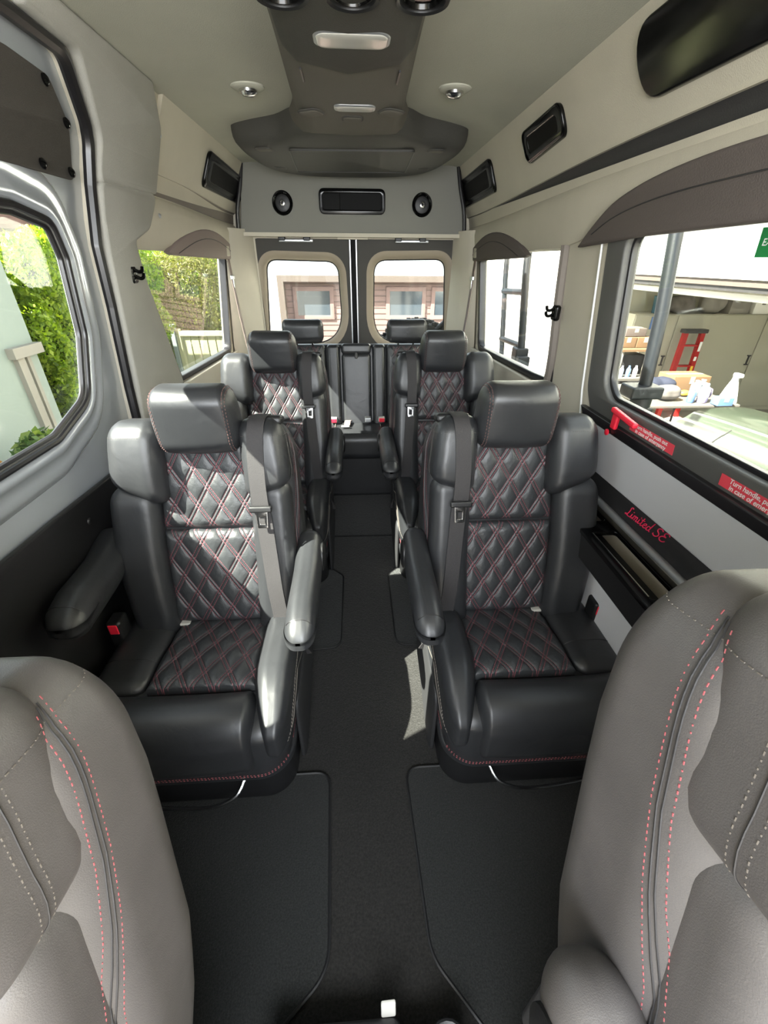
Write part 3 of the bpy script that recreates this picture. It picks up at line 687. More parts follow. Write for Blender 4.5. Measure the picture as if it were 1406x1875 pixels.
# dome lights and buttons on the spine
def lens(x, y, z, hx, hy, nm, m, label=None, rot=0, rim='silver'):
    g = G(); f = lambda a, b, c: (x+(a-x)*math.cos(rot)-(b-y)*math.sin(rot), y+(a-x)*math.sin(rot)+(b-y)*math.cos(rot), c)
    rbox(g, (x, y, z+.002), (hx, hy, .004), (hy*.6, hy*.6, .003), fn=f); o = g.obj(nm, m, cs)
    if rim:
        g = G(); rbox(g, (x, y, z+.004), (hx+.006, hy+.006, .005), (hy*.8, hy*.8, .005), fn=f); r = g.obj(nm+'_rim', rim, cs)
    if label: o['label'] = label
    return o
lens(.008, 1.290, 1.897, .076, .036, 'dome_light', 'lens', 'clear rectangular dome lens'); lens(.015, 1.767, 1.8975, .058, .026, 'strip_light', 'lens', 'slim clear light lens')
lens(-.123, 1.825, 1.8975, .034, .030, 'side_button', 'console', rot=-.5, rim='door_dark'); lens(.131, 1.802, 1.8975, .034, .030, 'side_button', 'console', rot=.5, rim='door_dark'); lens(.008, 1.87, 1.8945, .030, .028, 'round_button', 'console', rim='door_dark')
lens(-.375, 2.42, 1.905, .032, .022, 'side_button', 'console', rot=-.2, rim='door_dark'); lens(.37, 2.38, 1.905, .032, .022, 'side_button', 'console', rot=.2, rim='door_dark')
lens(-.365, 2.84, 1.904, .026, .028, 'reading_knob', 'console_dark', rim='plastic'); lens(.372, 2.80, 1.904, .026, .028, 'reading_knob', 'console_dark', rim='plastic')
lens(.0, 3.09, 1.912, .045, .018, 'rear_light', 'lens', 'small lens at the rear lip')
for x, k in ((-.122, 1), (.130, -1)):
    g = G(); box(g, x-.002, x+.002, 1.50, 1.59, 1.9105, 1.92); g.obj('slot', 'rubber', cs, smooth=False)
g = G(); o = rpoly([(-.262, 2.37), (.272, 2.34), (.285, 2.86), (-.285, 2.89)], .02)
plate(g, o, [], .006, .002, (), lambda u, v, w: (u, v, 1.8995+w)); g.obj('lid', 'console_dark', cs)
g = G(); tube(g, [(u, v, 1.8995) for u, v in o], .003, 5, closed=True); g.obj('lid_seam', 'plastic', cs)
# ceiling reading lights
for x, y, s in ((-.338, 1.965, 'left'), (.352, 1.925, 'right')):
    t = thing('ceiling_light', 'small round ceiling lamp %s of the overhead console' % s, 'light', (x, y, 1.99))
    f = lambda a, b, c: (a*1.1, b, -c)
    g = G(); lathe(g, [(.050, -.012), (.050, .002), (.044, .006), (.030, .007)], 28, f, (x, y, 1.992)); g.obj('bezel', 'headliner', t)
    g = G(); lathe(g, [(.028, .003), (.027, .012), (.018, .019), (.001, .021)], 20, f, (x, y+.004, 1.99)); g.obj('lens', 'chrome', t)

# ---- labels, red handle, exit sign on window 1
t = thing('emergency_release', 'red plastic emergency handle at the lower corner of the large right window', 'handle', (.80, 1.18, 1.05))
g = G(); rbox(g, (.797, 1.235, 1.078), (.007, .014, .030), .006); g.obj('handle_base', 'red', t)
g = G(); rbox(g, (.789, 1.185, 1.106), (.009, .064, .008), .006, fn=lambda x, y, z: (x, y, z+(y-1.235)*.10)); g.obj('lever', 'red', t)
g = G(); lathe(g, [(.010, 0), (.010, .004), (.005, .006)], 14, lambda a, b, c: (-c, a, b), (.798, 1.262, 1.028)); tag(g.obj('red_cap', 'red'), 'small red round cap under the red emergency handle', 'button')
def wlabel(name, y0, y1, z0, z1, lines, label, m='red_label', tm='white', size=.015, off=-.0095, cat='sticker', tx=None):
    t = thing(name, label, cat, (xw((z0+z1)/2)+off, (y0+y1)/2, z0))
    g = G(); plate(g, [(y0, z0), (y1, z0), (y1, z1), (y0, z1)], [], .001, 0, (), onwall(1, off)); g.obj('sticker_face', m, t, smooth=False)
    g = G(); yc = (y0+y1)/2 if tx is None else tx
    for k, s in enumerate(lines):
        zc = z1-(z1-z0)*(k+.5)/len(lines)
        text_mesh(g, s, size, lambda u, v, w: (xw(zc+v)+off-.0006-w*.3, yc-u, zc+v), shear=.15, extrude=.0003, bold=.0002)
    g.obj('lettering', tm, t, smooth=False); return t
wlabel('emergency_sticker', .985, 1.185, 1.064, 1.092, ['Turn handle, push out', 'in case of emergency'], 'red emergency instruction sticker just past the red handle, nearer the rear', size=.0165)
wlabel('emergency_sticker', .62, .82, 1.064, 1.092, ['Turn handle, push out', 'in case of emergency'], 'red emergency instruction sticker at the right picture edge above the near seat', size=.0165)
wlabel('exit_sign', .81, .945, 1.508, 1.558, ['EXIT'], 'small green EXIT sticker high on the large right window', m=mat('exit_green', (28, 128, 66), .5), size=.017, off=.008, tx=.918)
# ================================================================== SEATS
TS, TCs = math.sin(math.radians(14)), math.cos(math.radians(14))
def B(i, h, t, s=1):
    return (i*s, .365+t*TS-h*TCs, .43+t*TCs+h*TS)
def quilt_grid(g, hw, t0, t1, fn, rise=.03, nx=150, dv=QDV, round_=.03, bulge=.006):
    """quilted padded panel; hw(t) half width; fn(i,h,t)->xyz"""
    nt = int((t1-t0)/.0021); V = []; F = []; UV = []
    for b in range(nt+1):
        t = lerp(t0, t1, b/nt); w_ = hw(t)
        for a in range(nx+1):
            u = lerp(-1, 1, a/nx); i = u*w_
            A = i/QDU+t/dv; Bq = i/QDU-t/dv
            def sh(q):
                f = abs(q-round(q)); 
                return sm(QO, .42, f), math.exp(-((f-QO)/.028)**2), math.exp(-(f/.035)**2)
            a1, g1, r1 = sh(A); a2, g2, r2 = sh(Bq)
            e = min((w_-abs(i)), (t-t0), (t1-t))
            ed = math.sqrt(max(0, 1-(1-min(1, e/round_))**2)) if e < round_ else 1
            h = rise*ed + ed*(.0048*math.sqrt(a1*a2) - .0024*max(g1, g2)+.0008*max(r1, r2)) + bulge*(1-u*u)
            if e < 1e-6: h = -.012
            V.append(fn(i, h, t)); UV.append((i, t))
    for b in range(nt):
        for a in range(nx):
            k = b*(nx+1)+a; F.append((k, k+1, k+nx+2, k+nx+1))
    g.add(V, F); g.UVv = UV; return g
def quilt_obj(g, name, parent, dv=QDV):
    me = bpy.data.meshes.new(name); me.from_pydata(g.V, [], g.F)
    uvl = me.uv_layers.new(name='UVMap')
    li = np.empty(len(me.loops), dtype=np.int32); me.loops.foreach_get('vertex_index', li)
    uv = np.array(g.UVv)[li]; uvl.data.foreach_set('uv', uv.astype(np.float32).ravel())
    o = link(name, me, 'quilt', parent, True, False, keep=True); return o
def bvh_of(objs):
    V = []; F = []
    for o in objs:
        k = len(V); V += [v.co.copy() for v in o.data.vertices]; F += [tuple(i+k for i in p.vertices) for p in o.data.polygons]
    return BVHTree.FromPolygons(V, F)
def seam(g, bvh, pts, d, r=.0012, dash=.0065, gap=.0035, offs=(0,), odir=None, solid=False, lift=.0006):
    """thread stitches laid on the surface hit from pts along d"""
    pts = [Vector(p) for p in pts]; d = Vector(d).normalized()
    for of in offs:
        hits = []
        P = [p + (Vector(odir)*of if odir is not None else Vector()) for p in pts]
        L = [0]
        for a, b in zip(P, P[1:]): L.append(L[-1]+(b-a).length)
        n = max(2, int(L[-1]/.0016))
        for k in range(n+1):
            x = L[-1]*k/n; j = 0
            while j < len(L)-2 and L[j+1] < x: j += 1
            p = P[j].lerp(P[j+1], (x-L[j])/max(1e-9, L[j+1]-L[j]))
            h = bvh.ray_cast(p, d)
            hits.append(h[0]+h[1]*lift*(1 if h[1].dot(d) < 0 else -1) if h[0] is not None else None)
        run = []; acc = 0; prev = None
        for h in hits:
            if h is None or (prev is not None and (h-prev).length > .02):
                if len(run) > 1: tube(g, run, r, 5)
                run = []; acc = 0; prev = h
                if h is not None: run = [h]
                continue
            if prev is not None: acc += (h-prev).length
            prev = h
            if solid: run.append(h); continue
            ph = acc % (dash+gap)
            if ph < dash: run.append(h)
            else:
                if len(run) > 1: tube(g, run, r, 5)
                run = []
        if len(run) > 1: tube(g, run, r, 5)
def ribbon(g, pts, wdir, w, th=.0015):
    pts = [Vector(p) for p in pts]; V = []; F = []; N = len(pts)
    for k, p in enumerate(pts):
        t = (pts[min(k+1, N-1)]-pts[max(k-1, 0)]).normalized(); wd = Vector(wdir[k] if isinstance(wdir, list) else wdir)
        wd = (wd-wd.dot(t)*t).normalized(); nn = t.cross(wd)
        for a, b in ((-1, -1), (1, -1), (1, 1), (-1, 1)): V.append(p+wd*w/2*a+nn*th*b)
    for k in range(N-1):
        for q in range(4): F.append((k*4+q, k*4+(q+1) % 4, (k+1)*4+(q+1) % 4, (k+1)*4+q))
    F.append((3, 2, 1, 0)); F.append(((N-1)*4, (N-1)*4+1, (N-1)*4+2, (N-1)*4+3)); return g.add(V, F)

QM = {}
def captain_seat(s, label, loc):
    t = thing('captain_seat', label, 'seat', loc)
    def O(g, nm, m, par=None, **k): return g.obj(nm, m, par or t, world=False, **k)
    bf = lambda i, h, q: B(i, h, q, s)
    cf = lambda i, y, z: (i*s, y, z)
    # backrest shell
    def shell(i, h, q):
        k = interp(q, [(-.1, .90), (.05, .97), (.22, 1.02), (.42, 1.0), (.6, .97), (.66, .94)])
        if i < 0: k *= interp(q, [(.28, 1.0), (.46, .90), (.66, .86)])
        hh = h*interp(q, [(-.1, .8), (.1, 1.05), (.5, 1.0), (.66, .8)]) if h < -.03 else h
        return bf(i*k, hh, q)
    g = G(); rbox(g, (.026, -.085, .285), (.278, .09, .375), (.055, .06, .11), 5, 8, shell); back = O(g, 'backrest', 'leather')
    # lower bolsters
    def bol(i, h, q):
        k = interp(q, [(-.1, .91), (.05, .97), (.22, 1.02), (.46, .995)])
        return bf(i*k, h+.012*math.sin(max(0, min(1, q/.42))*math.pi)*(h > 0), q)
    g = G(); rbox(g, (.225, .004, .215), (.064, .056, .275), (.040, .046, .05), 5, 6, bol); bi = O(g, 'side_bolster', 'leather')
    g = G(); rbox(g, (-.190, .004, .21), (.074, .060, .265), (.046, .048, .06), 5, 6, bol); bo = O(g, 'side_bolster', 'leather')
    # shoulder wings
    def wing(i, h, q):
        a = min(1, (abs(i)-.09)/(.2 if i > 0 else .13)); k = interp(q, [(.40, 1.0), (.5, 1.02), (.6, .99), (.67, .95)])
        dq = .065*a*max(0, 1-(q-.40)/.15); hh = h+ (.012*math.sin(min(1, max(0, (q-.4)/.27))*math.pi) if h > 0 else 0)
        return bf(i*k, hh*(1-.0*a), q+dq)
    g = G(); rbox(g, (.222, .005, .545), (.068, .076, .132), (.040, .052, .05), 5, 6, wing); wi = O(g, 'shoulder_wing', 'leather')
    g = G(); rbox(g, (-.152, .005, .545), (.076, .076, .132), (.046, .052, .055), 5, 6, wing); wo_ = O(g, 'shoulder_wing', 'leather')
    # quilted panels (shared meshes, symmetric)
    if 'u' not in QM:
        q = quilt_grid(G(), lambda t_: lerp(.158, .128, (t_-.345)/.29), .335, .635, lambda i, h, t_: B(i, h, t_), .022); QM['u'] = q
        q = quilt_grid(G(), lambda t_: lerp(.168, .158, t_/.34), .0, .330, lambda i, h, t_: B(i, h, t_), .026, bulge=.010); QM['l'] = q
        q = quilt_grid(G(), lambda y: lerp(.155, .150, (y-.075)/.3)-.0*y, .072, .385, lambda i, h, y: (i, y, .432+h-.02*sm(.15, .38, y)), .016); QM['c'] = q
        for k in 'ulc':
            o = quilt_obj(QM[k], 'quilted_panel', None); QM[k] = o.data; bpy.data.objects.remove(o)
    for k, nm in (('u', 'upper_quilted_panel'), ('l', 'lower_quilted_panel'), ('c', 'seat_quilted_panel')):
        o = bpy.data.objects.new(nm, QM[k]); COL.objects.link(o); o.parent = t; o.location = (s*.035, 0, 0)
    # headrest
    def hr(i, y, z):
        d = (z-1.09); yy = y-.10*d; 
        k = 1-.10*max(0, (z-1.09)/.1)**2 if z > 1.09 else 1-.06*((1.09-z)/.1)**2
        return cf(.042+(i-.042)*k, yy - .018*math.cos((i-.042)/.122*1.4)*(y < .47), z)
    g = G(); rbox(g, (.042, .485, 1.100), (.120, .060, .100), (.03, .055, .050), 6, 6, hr); h_ = O(g, 'headrest', 'leather')
    g = G()
    for di in (-.05, .07): tube(g, [cf(.042+di, .53, .98), cf(.042+di, .50, 1.06)], .007, 10)
    O(g, 'headrest_post', 'chrome')
    bv = bvh_of([h_]); g = G()
    for i in (-.056, .140): seam(g, bv, [cf(i, .2, 1.00), cf(i, .2, 1.19)], (0, 1, 0), .0011, offs=(-.003, .003), odir=(1, 0, 0))
    for i in (-.056, .140): seam(g, bv, [cf(i, .42, 1.4), cf(i, .54, 1.4)], (0, 0, -1), .0011, offs=(-.003, .003), odir=(1, 0, 0))
    link('stitching', g.mesh(), 'thread_dim', h_, True, False)
    # seams along the shell: inner side face, outer too
    bv = bvh_of([back, bi, bo, wi, wo_]); bvw = bvh_of([wi, wo_]); g = G(); gp = G(); gd = G()
    for sd, far in ((1, .6), (-1, -.6)):
        path = [B(far, hh, q, s) for q, hh in [(.640, -.055), (.62, -.05), (.56, -.046), (.48, -.042), (.40, -.030), (.3, -.010), (.15, 0.0), (.02, .004)]]
        seam(g, bv, path, (-s*sd, 0, 0), .00065, dash=.0045, gap=.0022, lift=0, offs=(-.009, .011), odir=(0, 1, 0))
        seam(gd, bv, path, (-s*sd, 0, 0), .0009, offs=(-.001, .004), odir=(0, 1, 0), solid=True)
        path = [B(far, .016+.0*q, q, s) for q in (.655, .58, .50, .45, .42)]
        seam(gp, bvw, path, (-s*sd, 0, 0), .0006, dash=.004, gap=.002, lift=0, offs=(-.007, .009), odir=(0, 1, 0))
        seam(gd, bvw, path, (-s*sd, 0, 0), .0007, offs=(0.001,), odir=(0, 1, 0), solid=True)
        path = [B(far, hh, .628, s) for hh in (-.135, -.08, -.03, .02, .05)]
        seam(gp, bv, path, (-s*sd, 0, 0), .0006, dash=.004, gap=.0025)
        path = [B(sd*i, .5, .628, s) for i in (.12, .18, .24, .29)]
        seam(gp, bv, path, (0, TCs, -TS), .0006, dash=.004, gap=.0025)
        link('seam_stitching', g.mesh(), 'thread', back, True, False)
        link('pale_stitching', gp.mesh(), 'thread_pale', back, True, False)
        link('seam_line', gd.mesh(), 'band', back, True, False)
        g = G(); gp = G(); gd = G()
    # cushion
    g = G(); rbox(g, (.008, .19, .29), (.280, .25, .125), (.09, .09, .05), 5, 5, lambda i, y, z: cf(i*(1-.04*(z < .25)), y, z)); sk = O(g, 'seat_cushion', 'leather')
    def fr(i, y, z): return cf(i, y-.018*math.cos(i/.29*1.5), z+.012*math.cos((y)/.1*1.2)*math.cos(i/.25)*(z > .4))
    g = G(); rbox(g, (-.038, .012, .335), (.240, .083, .118), (.030, .078, .085), 6, 6, fr); fp = O(g, 'front_pad', 'leather')
    g = G(); rbox(g, (-.205, .235, .40), (.082, .165, .045), (.05, .05, .035), 5, 4, lambda i, y, z: cf(i, y, z+.004)); op = O(g, 'outer_pad', 'leather')
    def tb(i, y, z):
        k = sm(-.07, .14, y); c = .238
        return cf(c+(i-c)*(.62+.38*k)+.012*(1-k), y, .30+(z-.30)*(.74+.26*sm(-.07, .10, y))-.03*sm(.25, .42, y)*(z > .35))
    g = G(); rbox(g, (.238, .165, .385), (.058, .235, .105), (.045, .10, .06), 6, 7, tb); ib = O(g, 'seat_bolster', 'leather')
    bv = bvh_of([sk, fp, ib]); g = G(); gs = G()
    P = [cf(i, y, .215) for i, y in [(.6, .40), (.6, .1), (.5, -.2), (.25, -.4), (.0, -.4), (-.3, -.4)]]
    seam(g, bv, [cf(.6, .42, .225), cf(.6, .05, .215)], (-s, 0, 0), .0011, offs=(-.004, .004), odir=(0, 0, 1))
    seam(g, bv, [cf(i, -.5, .215) for i in (.27, .15, 0, -.15, -.28)], (0, 1, 0), .0011, offs=(-.004, .004), odir=(0, 0, 1))
    seam(gs, bvh_of([ib]), [cf(.6, y, z) for y, z in [(.30, .40), (.22, .435), (.12, .42), (.04, .36), (-.02, .30)]], (-s, 0, 0), .0011, offs=(-.004, .004), odir=(0, 1, 0))
    seam(gs, bvh_of([ib]), [cf(.6, y, z) for y, z in [(.26, .36), (.16, .40), (.06, .345), (0, .29)]], (-s, 0, 0), .0014, solid=True)
    seam(gs, bvh_of([fp]), [cf(i, .0, .7) for i in (.175, .175)], (0, 0, -1), .001)
    link('seam_stitching', g.mesh(), 'thread', sk, True, False); link('pale_stitching', gs.mesh(), 'thread_pale', ib, True, False)
    g = G(); gq = G(); seam(gq, bvh_of([op]), [cf(i, .18, .7) for i in (-.28, -.13)], (0, 0, -1), .0011, solid=True); link('seam_line', gq.mesh(), 'plastic', op, True, False)
    # base
    g = G(); rbox(g, (0, .245, .095), (.268, .262, .098), (.09, .09, .02), 5, 3, lambda i, y, z: cf(i*(1+.25*(.1-z)), y, z)); O(g, 'pedestal', 'plastic')
    g = G(); rbox(g, (.0, .22, .165), (.280, .258, .030), (.10, .10, .02), 5, 3, cf); O(g, 'skirt', 'leather')
    g = G(); rbox(g, (.288, .30, .17), (.012, .20, .16), (.010, .05, .05), 4, 3, lambda i, y, z: cf(i, y, z+.10*sm(.1, .5, y)-.02)); O(g, 'side_cover', 'plastic_matte')
    g = G(); tube(g, spline([cf(-.25, .02, .13), cf(-.22, -.05, .095), cf(0, -.075, .085), (cf(.10, -.06, .10)), cf(.13, -.02, .125)], 6), .0055, 8); O(g, 'slide_bar', 'chrome')
    # seat back junction tabs
    for i in (.18, -.10):
        g = G(); rbox(g, (i, .345, .432), (.022, .012, .005), .004, fn=cf); O(g, 'anchor_tab', 'lens')
    # buckle
    bk = G(); rbox(bk, (-.285, .30, .455), (.022, .030, .055), .010, fn=cf); bko = O(bk, 'buckle', 'plastic')
    g = G(); rbox(g, (-.285, .279, .485), (.015, .006, .019), .004, fn=lambda i, y, z: cf(i, y-.005, z)); link('release_button', g.mesh(), 'red', bko, True, False)
    g = G(); tube(g, [cf(-.285, .31, .18), cf(-.285, .30, .42)], .012, 8); link('buckle_stalk', g.mesh(), 'plastic', bko, True, False)
    # belt
    g = G(); rbox(g, (.225, -.005, .668), (.052, .032, .014), .012, fn=bf); O(g, 'belt_guide', 'plastic')
    bp = [(.215, -.02, .684), (.213, .03, .682), (.211, .070, .668), (.208, .092, .62), (.205, .096, .53), (.206, .092, .44), (.212, .086, .38), (.220, .084, .25), (.228, .082, .12), (.245, .066, -.03), (.275, .035, -.10), (.295, .0, -.16)]
    pp = spline([bf(*p) for p in bp], 5)
    g = G(); ribbon(g, pp, (1, 0, 0), .047); bl = O(g, 'seat_belt', 'belt')
    g = G(); rbox(g, (.208, .102, .415), (.034, .007, .010), .006, fn=bf); tg = O(g, 'belt_tongue', 'plastic')
    g = G(); o = rpoly([(-.014, -.052), (.014, -.052), (.016, 0), (-.016, 0)], .003); hl = rpoly([(-.008, -.042), (.008, -.042), (.008, -.018), (-.008, -.018)], .002)
    plate(g, o, [hl], .003, .001, (), lambda u, v, w: bf(.212+u, .104+w, .410+v)); link('latch_plate', g.mesh(), 'chrome', tg, True, False)
    return t
def inner_arm(seat, s, side=1, y0=.045, y1=.50, z=.635, tilt=0., i=.332, hw=.043, yaw=0., label=None):
    f0 = lambda a, b, c: (a*s, b, c)
    def fa(a, b, c):
        dz = .030*sm(.30, .48, b)*1.0; b2 = b
        x = a + yaw*(b-y1); zz = c+tilt*(y1-b)+dz-.03*sm(.16, .04, b)*(c > z)
        return f0(x, b2, zz)
    yc = (y0+y1)/2
    g = G(); rbox(g, (i*side, yc, z-.005), (hw, (y1-y0)/2, .056), (hw*.85, .055, .050), 6, 6, fa); a = g.obj('armrest', 'leather', seat, world=False)
    if label: a['label'] = label
    bv = bvh_of([a]); g = G()
    seam(g, bv, [fa(i*side+d, y0+.05, .9) for d in (-hw*.8, 0, hw*.8)], (0, 0, -1), .0012, solid=True)
    link('seam_line', g.mesh(), 'rubber', a, True, False)
    g = G(); lathe(g, [(.050, 0), (.050, .010), (.040, .014), (.001, .014)], 24, lambda p, q, r: ((i*side+side*(hw-.008)+r*side)*s, q*.9, p*1.0), (0, y1-.075, 0))
    g.V = [(v[0]+yaw*0, v[1], v[2]+z-.01+.01) for v in g.V]; g.obj('arm_pivot_cover', 'plastic', seat, world=False)
    g = G(); tube(g, [((i*side+side*(hw+.001))*s, y1-.075-.13*math.cos(q)*1.0-.05, z-.01+.035*math.sin(q)) for q in [k*math.pi/8-.1 for k in range(9)]], .0018, 5); 
    g = G(); rbox(g, (i*side-.01*side, y1-.03, z-.12), (.016, .035, .12), .012, fn=f0); g.obj('arm_bracket', 'plastic_matte', seat, world=False)
    return a
SX = .505
L1 = captain_seat(1, 'left middle captain seat with a sunlit quilted back, behind the near left seat', (-SX, .75, 0))
R1 = captain_seat(-1, 'right middle captain seat in shade, beside the red Limited SE script', (SX+.012, .75, 0))
L1['group'] = R1['group'] = 'captain seats either side of the aisle'
L2 = copy_tree(L1); R2 = copy_tree(R1); L0 = copy_tree(L1); R0 = copy_tree(R1)
L2.location = (-.455, 1.78, 0); R2.location = (.485, 1.78, 0)
L0.location = (-.546, -.33, .135); R0.location = (.532, -.365, .24)
L2['label'] = 'left rear captain seat just ahead of the back bench, half hidden by the sunlit seat'
R2['label'] = 'right rear captain seat just ahead of the back bench, under the ladder window'
L0['label'] = 'near left captain seat cut off by the lower left corner, seen from above'
R0['label'] = 'near right captain seat cut off by the lower right corner with a broad grey side'
inner_arm(L1, 1); inner_arm(R1, -1); inner_arm(L2, 1); inner_arm(R2, -1); inner_arm(R0, -1)
inner_arm(L1, 1, side=-1, i=.305, hw=.055, y0=.05, y1=.50, z=.665, tilt=.10, yaw=-.13, label='outer armrest tilted up beside the door')
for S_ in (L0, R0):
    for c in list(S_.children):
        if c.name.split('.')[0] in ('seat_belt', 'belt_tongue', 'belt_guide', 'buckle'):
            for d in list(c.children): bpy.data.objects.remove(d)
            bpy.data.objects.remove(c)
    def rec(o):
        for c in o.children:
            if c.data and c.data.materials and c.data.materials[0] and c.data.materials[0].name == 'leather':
                c.material_slots[0].link = 'OBJECT'; c.material_slots[0].material = M['leather_lit']
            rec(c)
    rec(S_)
g = G(); rbox(g, (-.54, -.09, .064), (.24, .24, .062), .03); g.obj('cab_riser', 'plastic'); o = COL.objects[-1]; tag(o, 'dark riser box under the near left seat', 'riser')
g = G(); rbox(g, (.51, -.12, .118), (.25, .25, .115), .03); g.obj('cab_riser', 'plastic'); o = COL.objects[-1]; tag(o, 'dark riser box under the near right seat', 'riser')

# ---- rear bench
bn = thing('rear_bench', 'rear three-place bench with quilted side backs and a folded centre armrest', 'bench seat', (0, 2.75, 0))
def Bb(i, h, t): return (i, 2.93+t*.20-h*.98, .50+t*.975+h*.2)
g = G(); rbox(g, (0, -.07, .22), (.66, .06, .31), .04, 4, 6, Bb); g.obj('back_frame', 'leather', bn)
for x in (-.335, .335):
    g = G(); rbox(g, (x*1.0, .005, .25), (.135, .045, .275), (.03, .035, .04), 4, 6, Bb); g.obj('outer_backrest', 'leather', bn)
    q = quilt_grid(G(), lambda t_: .118, .03, .512, lambda i, h, t_: Vector(Bb(i+x, h+.035, t_))-bn.location, .014, nx=110); quilt_obj(q, 'quilted_panel', bn)
for x in (-.152, .152):
    g = G(); rbox(g, (x, .008, .25), (.044, .045, .275), (.025, .035, .03), 4, 5, Bb); g.obj('backrest_bolster', 'leather', bn)
g = G(); rbox(g, (0, .005, .225), (.098, .040, .245), (.022, .03, .03), 4, 5, Bb); g.obj('centre_armrest', 'leather', bn); ca = COL.objects[-1]
g = G(); rbox(g, (0, .012, .495), (.098, .045, .034), (.02, .03, .02), 4, 4, Bb); g.obj('centre_top_pad', 'leather', bn)
g = G(); rbox(g, (.0, .052, .452), (.010, .008, .020), .006, fn=Bb); o = g.obj('pull_strap', 'dark_strip', bn)
for x in (-.335, .33):
    g = G(); rbox(g, (x, 2.955, 1.105), (.130, .055, .070), (.03, .05, .045), 6, 5, lambda i, y, z: (i, y-.015*math.cos((i-x)/.13*1.4), z)); hb = g.obj('headrest', 'leather', bn)
    g = G(); tube(g, [(x-.05, 3.0, 1.0), (x-.05, 2.98, 1.07)], .006, 8); tube(g, [(x+.05, 3.0, 1.0), (x+.05, 2.98, 1.07)], .006, 8); g.obj('headrest_post', 'chrome', bn)
g = G(); rbox(g, (0, 2.80, .43), (.62, .19, .085), (.05, .06, .05), 5, 8); cu_ = g.obj('bench_cushion', 'leather', bn)
for x in (-.42, .42):
    q = quilt_grid(G(), lambda t_: .15, 2.66, 2.93, lambda i, h, y: Vector((i+x, y, .505+h*.9))-bn.location, .008, nx=110); quilt_obj(q, 'seat_quilted_panel', bn)
g = G(); rbox(g, (0, 2.66, .445), (.165, .065, .088), (.03, .05, .05), 5, 5); g.obj('centre_cushion_front', 'leather', bn)
g = G()
for x in (-.155, .155): tube(g, [(x, 2.63, .52), (x, 2.92, .518)], .003, 6)
g.obj('piping', 'thread_pale', bn)
g = G(); rbox(g, (0, 2.86, .18), (.60, .10, .18), .03); g.obj('front_board', 'plastic_matte', bn)
for x, red in ((-.165, 1), (.165, 1), (.07, 0)):
    g = G(); rbox(g, (x, 2.885, .545), (.022, .030, .016), .006); b_ = g.obj('buckle', 'lens' if red else 'silver', bn)
    if red:
        g = G(); rbox(g, (x, 2.853, .545), (.019, .006, .013), .003); g.obj('release_button', 'red', b_, world=False); COL.objects[-1].data.transform(Matrix.Translation(-bn.location))
g = G(); ribbon(g, [(-.06, 2.91, .53), (-.07, 2.86, .54), (-.075, 2.80, .532)], (1, 0, 0), .04); g.obj('centre_belt', 'belt_tan', bn)
g = G(); rbox(g, (-.085, 2.775, .532), (.028, .012, .005), .004); g.obj('centre_belt_tongue', 'silver', bn)
# rear shoulder belts hanging from corner pillars
for sgn, s_ in ((-1, 'left'), (1, 'right')):
    t = thing('shoulder_belt', 'pale shoulder belt hanging from the %s rear pillar with a chrome tongue' % s_, 'seat belt', (sgn*.745, 3.05, 1.0))
    g = G(); ribbon(g, [(sgn*.762, 3.06, 1.53), (sgn*.752, 3.05, 1.40), (sgn*.735, 3.04, 1.20), (sgn*.715, 3.03, 1.02), (sgn*.70, 3.02, .85)], (0, 1, .1), .048); g.obj('webbing', 'belt_tan', t)
    g = G(); rbox(g, (sgn*.748, 3.05, 1.40), (.008, .028, .012), .005); g.obj('tongue_grip', 'silver', t)
    g = G(); rbox(g, (sgn*.745, 3.05, 1.37), (.004, .014, .03), .003); g.obj('tongue_plate', 'chrome', t)
    g = G(); rbox(g, (sgn*.765, 3.06, 1.54), (.014, .036, .03), .010); g.obj('anchor_cover', 'panel_vinyl', t)

# ---- floor mats
def fmat(name, pts, r, label):
    t = thing(name, label, 'floor mat', (sum(p[0] for p in pts)/len(pts), sum(p[1] for p in pts)/len(pts), 0), 'carpet mats')
    P = rpoly(pts, r); g = G(); plate(g, P, [], .008, .002, (), lambda u, v, w: (u, v, .001+w)); g.obj('pile', 'mat', t)
    g = G(); tube(g, [(a, b, .007) for a, b in P], .0045, 6, closed=True); g.obj('binding', 'plastic', t)
fmat('floor_mat', [(-.72, .22), (-.24, .22), (-.105, .33), (-.125, .80), (-.72, .80)], [.03, .12, .10, .05, .03], 'carpet mat in the left footwell in front of the sunlit seat')
fmat('floor_mat', [(.72, .14), (.30, .16), (.148, .34), (.13, .80), (.72, .80)], [.03, .12, .12, .05, .03], 'carpet mat in the right footwell in front of the shaded seat')
fmat('floor_mat', [(-.72, 1.30), (-.10, 1.34), (-.10, 1.84), (-.16, 1.90), (-.72, 1.90)], [.03, .06, .05, .04, .03], 'carpet mat between the two left captain seats')
fmat('floor_mat', [(.72, 1.30), (.145, 1.34), (.145, 1.84), (.2, 1.90), (.72, 1.90)], [.03, .06, .05, .04, .03], 'carpet mat between the two right captain seats')
# ---- floor console tray at the bottom edge
t = thing('floor_console', 'black plastic floor tray poking in at the very bottom of the picture', 'floor console', (0, .18, 0))
g = G(); rbox(g, (-.08, .15, .05), (.14, .085, .05), .02); rbox(g, (.12, .13, .045), (.08, .09, .045), .02); g.obj('tray_body', 'plastic_matte', t)
g = G(); tube(g, [(.155+.035*math.cos(a), .19+.03*math.sin(a), .095) for a in [k*math.pi/8 for k in range(16)]], .006, 8, closed=True); g.obj('cup_ring', 'plastic', t)
g = G(); rbox(g, (.033, .245, .10), (.016, .004, .015), (.004, .003, .004), fn=lambda x, y, z: (x, y+(z-.1)*.5, z+.15*(x-.033))); o = g.obj('paper_tag', 'lens'); tag(o, 'small cream paper tag stuck on the black floor tray', 'tag')
